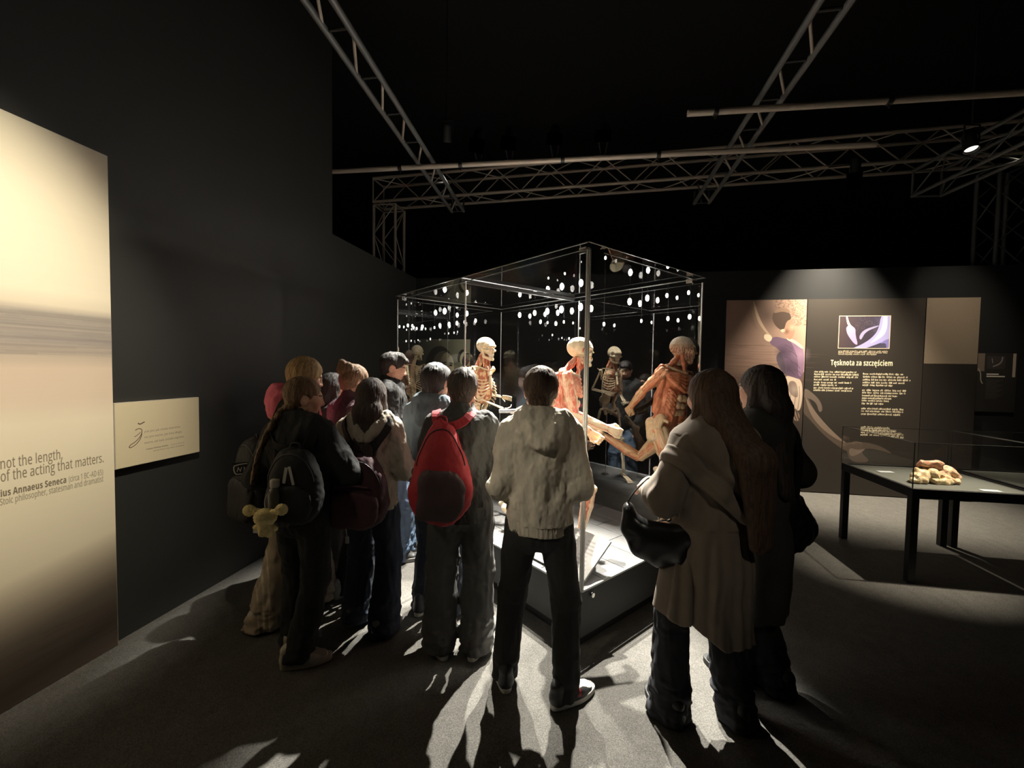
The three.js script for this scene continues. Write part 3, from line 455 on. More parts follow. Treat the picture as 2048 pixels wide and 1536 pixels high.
  for (const [x, z, ry] of [[0.05, -0.05, 0], [Wd - 0.06, -0.05, 0], [0.05, -L + 0.05, 0]]) part('corner_bracket', merge([box(0.05, 0.035, 0.012, x, CASE_TOP - 0.03, z), box(0.012, 0.035, 0.05, x - 0.02, CASE_TOP - 0.03, z - 0.02), bar([x, CASE_TOP - 0.055, z], [x, CASE_TOP - 0.01, z], 0.009, 0.009, 10)]), chrome, lid);
  part('cross_beam', box(Wd, 0.03, 0.03, Wd / 2, CASE_TOP - 0.022, -L * 0.53), blackMetal, lid);
}
// lamps added under the lid for reflected glints, along back edge and left end
{
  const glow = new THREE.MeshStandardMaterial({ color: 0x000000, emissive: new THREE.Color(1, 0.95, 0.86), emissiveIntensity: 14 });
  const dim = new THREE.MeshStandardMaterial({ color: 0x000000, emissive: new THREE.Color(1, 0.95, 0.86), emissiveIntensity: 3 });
  // [a, b, height, size, bright]
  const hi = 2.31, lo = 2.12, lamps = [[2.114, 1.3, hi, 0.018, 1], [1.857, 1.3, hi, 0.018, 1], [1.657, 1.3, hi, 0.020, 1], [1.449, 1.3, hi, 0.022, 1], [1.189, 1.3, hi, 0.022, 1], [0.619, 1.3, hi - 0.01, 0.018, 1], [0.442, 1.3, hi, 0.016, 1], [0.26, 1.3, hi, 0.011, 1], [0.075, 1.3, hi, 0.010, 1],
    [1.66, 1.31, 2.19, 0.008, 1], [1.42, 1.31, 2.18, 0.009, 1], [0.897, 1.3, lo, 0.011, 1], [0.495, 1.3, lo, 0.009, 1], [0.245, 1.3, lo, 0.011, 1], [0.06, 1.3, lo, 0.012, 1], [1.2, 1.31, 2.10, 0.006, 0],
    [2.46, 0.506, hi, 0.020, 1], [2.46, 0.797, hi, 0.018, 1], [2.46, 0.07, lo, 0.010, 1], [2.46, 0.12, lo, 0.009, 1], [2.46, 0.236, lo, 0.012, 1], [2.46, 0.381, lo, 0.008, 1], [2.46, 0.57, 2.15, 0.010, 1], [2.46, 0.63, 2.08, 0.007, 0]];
  const words = ['leftmost', 'second from left', 'third from left', 'fourth from left', 'fifth from left', 'sixth from left', 'seventh from left', 'eighth from left', 'ninth from left', 'tenth from left', 'eleventh from left', 'twelfth from left', 'thirteenth from left', 'fourteenth from left', 'fifteenth from left', 'rightmost but one', 'rightmost'];
  const sideOf = ([a, b]) => (a > 2.25 && b < 1 ? 'left end' : 'back edge'), along = ([a, b, y]) => { const p = K(a, y, b); return p.x / -p.z; };
  for (const side of ['left end', 'back edge']) lamps.filter((l) => sideOf(l) === side).sort((p, q) => along(p) - along(q)).forEach((l, n, all) => { l.push(n === all.length - 1 ? 'rightmost' : n === all.length - 2 ? 'rightmost but one' : words[n]); });
  let i = 0;
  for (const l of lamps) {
    const [a, b, y, r, on, word] = l, side = sideOf(l), t = thing('added_glint_lamp', `${on ? 'bright' : 'faint'} pinpoint lamp added under the lid for a reflected glint, ${word} along the ${side} of the case`, 'lamp', K(a, y, b), 0, `added glint lamps along the ${side} of the case`);
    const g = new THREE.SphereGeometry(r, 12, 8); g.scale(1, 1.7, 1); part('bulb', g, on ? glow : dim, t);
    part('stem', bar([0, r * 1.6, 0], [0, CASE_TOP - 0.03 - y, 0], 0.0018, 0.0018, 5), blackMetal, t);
    if (on && r > 0.0155 && i++ < 8) { const s = new THREE.PointLight(LAMP_WHITE, 0.22, 0, 2); s.position.copy(K(a, y, b)); s.castShadow = true; s.shadow.radius = r / 0.02; s.name = 'added_glint_light'; scene.add(s); }
  }
}
// sloping text plate by the front corner
{
  const t = thing('text_plate', 'white sloping text plate with a red figure picture at the front corner inside the case', 'sign', K(0.30, PLINTH + 0.006, 0.05), CASE_YAW);
  const tex = canvasTexture(512, 384, (x, w, h) => { x.fillStyle = '#e4dcd2'; x.fillRect(0, 0, w, h); for (let i = 0; i < 3; i++) { x.fillStyle = ['#c0462e', '#d98a5a', '#b03a26'][i]; x.beginPath(); x.ellipse(95 + i * 26, 150 + i * 30, 20, 74, 0.3, 0, 7); x.fill(); }
    x.strokeStyle = '#e2b58a'; x.lineWidth = 6; for (let i = 0; i < 5; i++) { x.beginPath(); x.moveTo(70 + i * 18, 90); x.lineTo(90 + i * 22, 270); x.stroke(); }
    x.fillStyle = '#b9afa6'; for (let c = 0; c < 2; c++) for (let i = 0; i < 9; i++) x.fillRect(220 + c * 140, 60 + i * 32, 118 - ((i * 7 + c * 3) % 4) * 16, 15); });
  const slab = rbox(0.52, 0.012, 0.34, 0.004), m = new THREE.Matrix4().makeRotationX(0.62);
  const s = part('plate', slab, std(0.2, 0.195, 0.19, 0.5), t), pr = part('print', new THREE.PlaneGeometry(0.515, 0.335).rotateX(-Math.PI / 2).translate(0, 0.0072, 0), new THREE.MeshStandardMaterial({ map: tex, color: C(0.24, 0.24, 0.24), roughness: 0.5 }), t);
  const q = new THREE.Quaternion().setFromAxisAngle(new THREE.Vector3(0, 1, 0), -Math.PI / 2).multiply(new THREE.Quaternion().setFromAxisAngle(new THREE.Vector3(1, 0, 0), 0.6));
  for (const o of [s, pr]) { o.quaternion.copy(q); o.position.set(0.15, 0.105, 0); }
  part('stand', merge([bar([0.26, 0, -0.15], [0.26, 0.165, -0.15], 0.008), bar([0.26, 0, 0.15], [0.26, 0.165, 0.15], 0.008)]), chrome, t);
}
// ---------------------------------------------------------------- people: shared head, hands and shoes
const headPrims = () => [
  { a: [0, 0.032, -0.012], r: [0.0755, 0.098], c: 0.088, k: 0.01 },
  { a: [0, -0.01, 0.03], b: [0, -0.03, 0.035], ra: [0.064, 0.062], rb: [0.058, 0.056], k: 0.03 },
  { a: [0, -0.05, 0.035], b: [0, -0.092, 0.056], ra: [0.052, 0.048], rb: [0.026, 0.024], k: 0.035 },
  { a: [-0.058, -0.055, 0.012], b: [-0.022, -0.092, 0.052], ra: 0.016, rb: 0.018, k: 0.03 }, { a: [0.058, -0.055, 0.012], b: [0.022, -0.092, 0.052], ra: 0.016, rb: 0.018, k: 0.03 },
  { a: [-0.040, -0.016, 0.066], r: 0.024, k: 0.03 }, { a: [0.040, -0.016, 0.066], r: 0.024, k: 0.03 },
  { a: [-0.030, 0.026, 0.081], b: [0.030, 0.026, 0.081], r: 0.011, k: 0.02 },
  { a: [-0.032, 0.003, 0.098], r: 0.015, k: 0.014, sub: true }, { a: [0.032, 0.003, 0.098], r: 0.015, k: 0.014, sub: true },
  { a: [-0.032, 0.004, 0.0745], r: 0.0125, k: 0.003, id: 2 }, { a: [0.032, 0.004, 0.0745], r: 0.0125, k: 0.003, id: 2 },
  { a: [0, 0.016, 0.090], b: [0, -0.024, 0.108], ra: 0.006, rb: 0.010, k: 0.016 },
  { a: [-0.012, -0.028, 0.098], r: 0.0085, k: 0.01 }, { a: [0.012, -0.028, 0.098], r: 0.0085, k: 0.01 },
  { a: [-0.020, -0.056, 0.079], b: [0.020, -0.056, 0.079], r: [0.008, 0.010], k: 0.01, side: [0, 1, 0], id: 3 }, { a: [0, -0.053, 0.087], r: 0.008, k: 0.01, id: 3 }, { a: [0, -0.063, 0.085], r: 0.008, k: 0.01, id: 3 },
  { a: [-0.026, -0.0582, 0.094], b: [0.026, -0.0582, 0.094], r: 0.0022, k: 0.004, sub: true },
  ...[-1, 1].flatMap((s) => [{ a: [s * 0.077, -0.006, -0.008], r: [0.010, 0.020], c: 0.032, k: 0.008, side: [1, 0, s * 0.35] }, { a: [s * 0.090, -0.002, -0.001], r: 0.010, k: 0.008, sub: true }]),
  { a: [0, -0.06, -0.015], b: [0, -0.165, -0.022], ra: [0.052, 0.056], rb: [0.058, 0.060], k: 0.025 },
];
const headSkin = (x, y, z, nx, ny, nz, id) => {
  const e = Math.hypot(Math.abs(x) - 0.032, y - 0.004);
  if (z > 0.07 && e < 0.011 && id === 2) return e < 0.006 ? [0.05, 0.04, 0.03] : [1.3, 1.5, 1.7];
  if (z > 0.066 && Math.abs(y - 0.027 - 0.1 * (0.032 - Math.abs(x))) < 0.005 && Math.abs(x) > 0.014 && Math.abs(x) < 0.052) return [0.16, 0.14, 0.14];
  if (id === 3 && z > 0.07 && Math.abs(x) < 0.026) return [0.85, 0.55, 0.55];
  const blush = smooth(Math.hypot(Math.abs(x) - 0.045, y + 0.02), 0.035, 0.0) * (z > 0 ? 1 : 0), n = 1 + 0.05 * noise(x * 30, y * 30, z * 30);
  return [n * (1 + 0.06 * blush), n * (1 - 0.12 * blush), n * (1 - 0.10 * blush)];
};
const headGeo = surface(field(headPrims(), 0.02), 0.0042, { color: headSkin, lo: [-0.12, -0.18, -0.13], hi: [0.12, 0.15, 0.14] });
// right hand: wrist at the origin, fingers along -y, palm towards +z, thumb on +x
function handGeo(curl, thumbIn) {
  const prims = [{ a: [0, 0.02, 0], b: [0, -0.012, 0], ra: [0.026, 0.020], rb: [0.030, 0.017] }, { a: [0, -0.02, 0], b: [0, -0.082, 0.002], ra: [0.033, 0.016], rb: [0.038, 0.013], k: 0.015 }, { a: [0.020, -0.025, 0.008], b: [0.030, -0.055, 0.010], ra: 0.015, rb: 0.012, k: 0.015 }];
  [[0.029, 0.040, 0.026, 0.020], [0.010, 0.045, 0.029, 0.022], [-0.010, 0.042, 0.027, 0.021], [-0.028, 0.033, 0.021, 0.018]].forEach(([x, l1, l2, l3], i) => {
    let p = [x, -0.084 + Math.abs(x) * 0.12, 0.002], a = curl * (0.75 + 0.1 * i), sp = x * 1.2; const r = [0.0090, 0.0095, 0.0090, 0.0080][i];
    [l1, l2, l3].forEach((l, j) => { const q = [p[0] + sp * l, p[1] - Math.cos(a) * l, p[2] + Math.sin(a) * l]; prims.push({ a: p, b: q, ra: r * (1 - 0.08 * j), rb: r * (0.92 - 0.1 * j), k: j ? 0.003 : 0.008 }); p = q; a += curl * (0.95 - 0.2 * j) + 0.12; });
  });
  let p = [0.030, -0.040, 0.010]; for (const [dx, dy, dz, r] of [[0.022, -0.026, 0.012 + 0.012 * thumbIn, 0.0115], [0.008 - 0.016 * thumbIn, -0.026, 0.010 + 0.012 * thumbIn, 0.0105], [-0.002 - 0.012 * thumbIn, -0.022, 0.006, 0.009]]) { const q = add(p, [dx, dy, dz]); prims.push({ a: p, b: q, ra: r, rb: r * 0.92, k: 0.005 }); p = q; }
  return surface(field(prims, 0.006), 0.0036, { color: (x, y, z) => { const n = 1 + 0.05 * noise(x * 60, y * 60, z * 60); return [n, n * 0.97, n * 0.95]; } });
}
const handRelaxed = handGeo(0.38, 0.3), handGrip = handGeo(1.25, 1);
function mirrorX(g) { const h = g.clone(), p = h.attributes.position, n = h.attributes.normal; for (let i = 0; i < p.count; i++) { p.setX(i, -p.getX(i)); n.setX(i, -n.getX(i)); } const ix = h.index.array.slice(); for (let i = 0; i < ix.length; i += 3) { const t = ix[i]; ix[i] = ix[i + 1]; ix[i + 1] = t; } h.setIndex(new THREE.BufferAttribute(ix, 1)); return h; }
function placed(g, m) { const h = g.clone(); h.applyMatrix4(m); return h; }
// shoe: ankle over the origin, toe towards +z
const shoeField = field([{ a: [0, 0.048, -0.045], b: [0, 0.045, 0.09], ra: [0.036, 0.034], rb: [0.046, 0.034], k: 0.02 }, { a: [0, 0.04, 0.09], b: [0, 0.034, 0.148], ra: [0.046, 0.032], rb: [0.040, 0.024], k: 0.03 }, { a: [0, 0.05, -0.03], b: [0, 0.105, -0.032], ra: [0.036, 0.044], rb: [0.038, 0.047], k: 0.03 }, { a: [0, 0.075, 0.02], b: [0, 0.055, 0.075], ra: [0.024, 0.016], rb: [0.030, 0.014], k: 0.03 }], 0.02,
  (d, x, y, z) => Math.max(d + (z > 0.0 && z < 0.08 && Math.abs(x) < 0.03 ? 0.0022 * Math.sin(z * 330) * (y > 0.05 ? 1 : 0) : 0), 0.020 - y));
const shoeColor = (base, toe, stripe) => (x, y, z) => {
  if (toe && z > 0.075 && y > 0.042 && Math.abs(x) < 0.034) return toe;
  if (stripe && z > 0.055 && z < 0.075 && y > 0.04) return stripe;
  const n = 1 + 0.12 * noise(x * 40, y * 40, z * 40); return [base[0] * n, base[1] * n, base[2] * n];
};
const solePts = []; for (let i = 0; i < 40; i++) { const t = i / 40 * Math.PI * 2, z = 0.062 + 0.138 * Math.cos(t), w = 0.039 + 0.012 * smooth(z, -0.05, 0.1) - 0.004 * smooth(z, 0.12, 0.2); solePts.push([w * Math.sign(Math.sin(t)) * Math.pow(Math.abs(Math.sin(t)), 0.7), z]); }
const soleGeo = extrude(poly(solePts), 0.022, 0.004); soleGeo.rotateX(Math.PI / 2); soleGeo.translate(0, 0.027, 0);
const shoeCache = new Map();
function shoes(g, feet, base, soleMat, toe, stripe, which) {
  const key = JSON.stringify([base, toe, stripe]); if (!shoeCache.has(key)) shoeCache.set(key, surface(shoeField, 0.006, { color: shoeColor(base, toe, stripe), lo: [-0.07, 0, -0.11], hi: [0.07, 0.17, 0.21] }));
  feet.forEach(([x, z, yaw], i) => { if (which !== undefined && which !== i) return; const m = part('shoe', shoeCache.get(key), vc(0.55), g); m.position.set(x, 0.001, z); m.rotation.y = yaw; part('sole', soleGeo, soleMat, m); });
}
const fabricFold = (s) => (d, x, y, z) => d + s * (0.0085 * noise(x * 6.5, y * 3.1, z * 6.5) + 0.0055 * noise(x * 15 + 7, y * 7, z * 15) + 0.002 * noise(x * 40, y * 22, z * 40));
const tint = (c, amt = 0.10, f = 9) => (x, y, z) => { const n = 1 + amt * noise(x * f, y * f, z * f) + amt * 0.5 * noise(x * 90, y * 90, z * 90); return [c[0] * n, c[1] * n, c[2] * n]; };

function person(o) {
  const s = o.h / 1.7, yaw = Math.atan2(o.face[0], o.face[1]), cy = Math.cos(yaw), sy = Math.sin(yaw);
  const g = thing('person', o.label, 'person', [o.x, 0, o.z], yaw); g.scale.setScalar(s); g.updateMatrixWorld(true);
  const loc = ([wx, wz]) => { const dx = (wx - o.x) / s, dz = (wz - o.z) / s; return [dx * cy - dz * sy, dx * sy + dz * cy]; };
  const feet = (o.feet || [[0.095, 0.0, 0.15], [-0.095, 0.0, -0.15]]).map((f) => { if (!f.w) return f; const q = loc(f.w); return [q[0], q[1], f.toe ? Math.atan2(f.toe[0], f.toe[1]) - yaw : 0]; });
  // upper body frame
  const M = new THREE.Matrix4().makeTranslation(o.px || 0, 0.95 - (o.drop || 0), o.pz || 0).multiply(new THREE.Matrix4().makeRotationFromEuler(new THREE.Euler(o.lean || 0, o.twist || 0, o.side || 0, 'YXZ'))).multiply(new THREE.Matrix4().makeTranslation(0, -0.95, 0));
  const T = (x, y, z) => new THREE.Vector3(x, y, z).applyMatrix4(M).toArray(), sx = new THREE.Vector3(1, 0, 0).transformDirection(M).toArray();
  const bw = o.build || 0.90; const hip = [T(0.086, 0.90, 0), T(-0.086, 0.90, 0)], sh = [T(0.170 * bw, 1.385, -0.012), T(-0.170 * bw, 1.385, -0.012)];
  const ank = feet.map((f) => [f[0], 0.095, f[1]]), leg = [0, 1].map((i) => ik(hip[i], ank[i], 0.415, 0.41, [Math.sin(feet[i][2]) * 0.6, 0, 1]));
  const arms = o.arms || [{}, {}], arm = [0, 1].map((i) => { const sg = i ? -1 : 1, a = arms[i]; return ik(sh[i], a.to || T(sg * 0.205, 0.87, 0.06), 0.285, 0.255, a.hint || [sg * 0.35, -0.2, -1]); });
  const hc = T(0, 1.585, 0.022); if (o.headShift) for (let i = 0; i < 3; i++) hc[i] += o.headShift[i];
  const HM = new THREE.Matrix4().makeTranslation(...hc).multiply(new THREE.Matrix4().makeRotationFromEuler(new THREE.Euler((o.lean || 0) * 0.5 + (o.nod || 0), (o.twist || 0) + (o.turn || 0), o.tilt || 0, 'YXZ')));
  const H = (x, y, z) => new THREE.Vector3(x, y, z).applyMatrix4(HM).toArray(), hx = new THREE.Vector3(1, 0, 0).transformDirection(HM).toArray(), hy = new THREE.Vector3(0, 1, 0).transformDirection(HM).toArray();
  // body: one skin
  const torso = (l, k = 0.05) => [{ a: T(0, 0.90, 0), b: T(0, 0.98, 0), ra: [0.150 * bw + l, 0.105 + l], rb: [0.148 * bw + l, 0.105 + l], side: sx, k }, { a: T(0, 1.0, 0), b: T(0, 1.16, 0.0), ra: [0.142 * bw + l, 0.100 + l], rb: [0.136 * bw + l, 0.098 + l], side: sx, k }, { a: T(0, 1.18, 0), b: T(0, 1.32, -0.005), ra: [0.142 * bw + l, 0.102 + l], rb: [0.156 * bw + l, 0.104 + l], side: sx, k }, { a: T(-0.10 * bw, 1.375, -0.015), b: T(0.10 * bw, 1.375, -0.015), r: 0.062 + l * 0.8, k }, { a: T(0, 1.38, -0.015), b: T(0, 1.46, 0.0), ra: [0.092 + l, 0.066 + l], rb: [0.056 + l * 0.6, 0.054 + l * 0.6], side: sx, k }];
  const skinF = field([...torso(-0.008), { a: T(0, 1.42, -0.004), b: H(0, -0.10, -0.015), ra: 0.054, rb: 0.052, k: 0.03 },
    ...[0, 1].flatMap((i) => [{ a: hip[i], b: leg[i][0], ra: 0.078, rb: 0.052 }, { a: leg[i][0], b: add(leg[i][0], [leg[i][1][0] - leg[i][0][0], leg[i][1][1] - leg[i][0][1], leg[i][1][2] - leg[i][0][2]], 0.35), ra: 0.05, rb: 0.052 }, { a: leg[i][0], b: leg[i][1], ra: 0.045, rb: 0.034 }, { a: leg[i][1], b: [leg[i][1][0] + Math.sin(feet[i][2]) * 0.12, 0.05, leg[i][1][2] + Math.cos(feet[i][2]) * 0.12], ra: 0.03, rb: 0.022, k: 0.02 },
      { a: sh[i], b: arm[i][0], ra: 0.050, rb: 0.038 }, { a: arm[i][0], b: arm[i][1], ra: 0.038, rb: 0.026, k: 0.02 }])], 0.04);
  const skins = [surface(skinF, o.bodyCell || 0.015, { color: () => [1, 1, 1] }), placed(headGeo, HM)];
  for (const i of [0, 1]) { // hands follow the forearms
    const down = v3(arm[i][0]).sub(v3(arm[i][1])).normalize(), pal = v3(arms[i].palm || [i ? 1 : -1, 0, 0.25]); pal.addScaledVector(down, -pal.dot(down)).normalize(); const xx = new THREE.Vector3().crossVectors(down, pal), m = new THREE.Matrix4().makeBasis(xx, down, pal).setPosition(...arm[i][1]);
    const hg = arms[i].grip ? handGrip : handRelaxed; skins.push(placed(i ? hg : mirrorX(hg), m));
  }
  const skinTone = o.skin || [0.50, 0.29, 0.20];
  part('body', mergeGeometries(skins), vc(0.55, { color: C(...skinTone) }), g);
  const P = { g, o, s, yaw, T, H, HM, M, sx, hx, hy, bw, hip, sh, leg, arm, feet, torso, world: (p) => g.localToWorld(v3(p).clone()), local: (p) => g.worldToLocal(v3(p).clone()).toArray() };
  return P;
}
// trousers: cut = [thigh, knee, hem] radii
function trousers(P, color, cut = [0.100, 0.082, 0.080], { hem = 0.03, name = 'trousers', waist = 1.0, rough = 0.9, cell = 0.0095, fold = 1, seat = 0.072 } = {}) {
  const { T, sx, hip, leg } = P, pr = [{ a: T(0, 0.89, -0.005), b: T(0, waist - 0.03, 0), ra: [0.158 * P.bw + 0.004, 0.112], rb: [0.146 * P.bw, 0.104], side: sx }, { a: T(0.065, 0.87, -0.045), r: seat }, { a: T(-0.065, 0.87, -0.045), r: seat }];
  for (const i of [0, 1]) { const k = leg[i][0], a = leg[i][1], low = [a[0] + Math.sin(P.feet[i][2]) * 0.015, hem, a[2] + Math.cos(P.feet[i][2]) * 0.015]; pr.push({ a: hip[i], b: k, ra: cut[0], rb: cut[1], k: 0.03 }, { a: k, b: low, ra: cut[1], rb: cut[2], k: 0.02 }); }
  const f = field(pr, 0.05, (d, x, y, z) => Math.max(d + fold * (0.006 * noise(x * 8, y * 4.5, z * 8) + 0.0045 * noise(x * 20, y * 8 + 3, z * 20) + (1 - smooth(y, 0.08, 0.34)) * (0.009 * noise(x * 8, y * 15, z * 8) + 0.003 * noise(x * 13, y * 34, z * 13)) + (1 - smooth(Math.abs(y - 0.5), 0.02, 0.14)) * 0.003 * noise(x * 9, y * 24, z * 9)), hem - y));
  f.lo[1] = 0; return part(name, surface(f, cell, { color: color.call ? color : tint(color) }), vc(rough), P.g);
}
// tops: loose = looseness, hemY, sleeve radii, hood / collar options
function top(P, color, { name = 'hoodie', loose = 0.028, hemY = 0.86, sleeve = [0.070, 0.060, 0.048], hood = 0, collar = 0, fold = 1, band = true, flare = 0, cell = 0.0095, rough = 0.92, cuff = 0.0, extra = [] } = {}) {
  const { T, sx, sh, arm, torso } = P, l = loose, pr = torso(l, 0.06);
  pr[0] = { a: T(0, hemY + (band ? 0.075 : 0), 0), b: T(0, 1.0, 0), ra: [0.158 * P.bw + l + flare, 0.112 + l + flare], rb: [0.150 * P.bw + l, 0.107 + l], side: sx, k: 0.05 };
  if (band) pr.push({ a: T(0, hemY - 0.06, 0), b: T(0, hemY + 0.03, 0), ra: [0.158 * P.bw + 0.016 + l * 0.5, 0.130 + l * 0.5], side: sx, k: 0.02 });
  for (const i of [0, 1]) { const w = lerp(arm[i][0], arm[i][1], 0.97 - cuff); pr.push({ a: sh[i], b: arm[i][0], ra: sleeve[0], rb: sleeve[1], k: 0.05 }, { a: arm[i][0], b: lerp(arm[i][0], w, 0.8), ra: sleeve[1], rb: sleeve[2] + 0.006, k: 0.03 }, { a: lerp(arm[i][0], w, 0.8), b: w, ra: sleeve[2] - 0.004, rb: sleeve[2] - 0.012, k: 0.012 }); }
  if (hood) pr.push({ a: T(-0.10, 1.445, -0.055), b: T(0, 1.36, -0.125), ra: [0.05 * hood, 0.04], rb: [0.055 * hood, 0.034], k: 0.03 }, { a: T(0.10, 1.445, -0.055), b: T(0, 1.36, -0.125), ra: [0.05 * hood, 0.04], rb: [0.055 * hood, 0.034], k: 0.03 }, { a: T(-0.09, 1.47, -0.04), b: T(0.09, 1.47, -0.04), r: 0.040 * hood, k: 0.03 }, { a: T(0.095, 1.46, -0.02), b: T(0.04, 1.43, 0.085), ra: 0.034, rb: 0.026, k: 0.02 }, { a: T(-0.095, 1.46, -0.02), b: T(-0.04, 1.43, 0.085), ra: 0.034, rb: 0.026, k: 0.02 });
  if (collar) pr.push({ a: T(0, 1.44, -0.005), b: T(0, 1.50, 0.0), ra: [0.072, 0.070], rb: [0.066, 0.066], side: sx, k: 0.012 });
  pr.push(...extra);
  const ff = fabricFold(fold), hem = hemY;
  const f = field(pr, 0.05, (d, x, y, z) => Math.max(ff(d, x, y, z) + (band ? 0.0012 * Math.sin(Math.atan2(x, z) * 90) * (1 - smooth(y, hem + 0.045, hem + 0.06)) : 0), hem + 0.004 * noise(x * 3, 1, z * 3) - y));
  f.lo[1] = Math.min(...[hemY - 0.05, arm[0][1][1] - 0.12, arm[1][1][1] - 0.12]);
  // the flat hem cut must not clip hands that hang lower than it
  const low = Math.min(arm[0][1][1], arm[1][1][1]); let F = f;
  if (low < hemY + 0.06) { const body = field(pr.filter((p, i) => !p.armPart), 0.05); const armsF = field([0, 1].flatMap((i) => { const w = lerp(arm[i][0], arm[i][1], 0.97 - cuff); return [{ a: sh[i], b: arm[i][0], ra: sleeve[0], rb: sleeve[1] }, { a: arm[i][0], b: lerp(arm[i][0], w, 0.8), ra: sleeve[1], rb: sleeve[2] + 0.006, k: 0.03 }, { a: lerp(arm[i][0], w, 0.8), b: w, ra: sleeve[2] - 0.004, rb: sleeve[2] - 0.012, k: 0.012 }]; }), 0.03, ff);
    F = (x, y, z) => { const a = f(x, y, z), b = armsF(x, y, z), m = Math.max(0.03 - Math.abs(a - b), 0) / 0.03; return Math.min(a, b) - m * m * 0.0075; }; F.lo = f.lo; F.hi = f.hi; }
  P.topField = F; return part(name, surface(F, cell, { color: color.call ? color : tint(color) }), vc(rough), P.g);
}
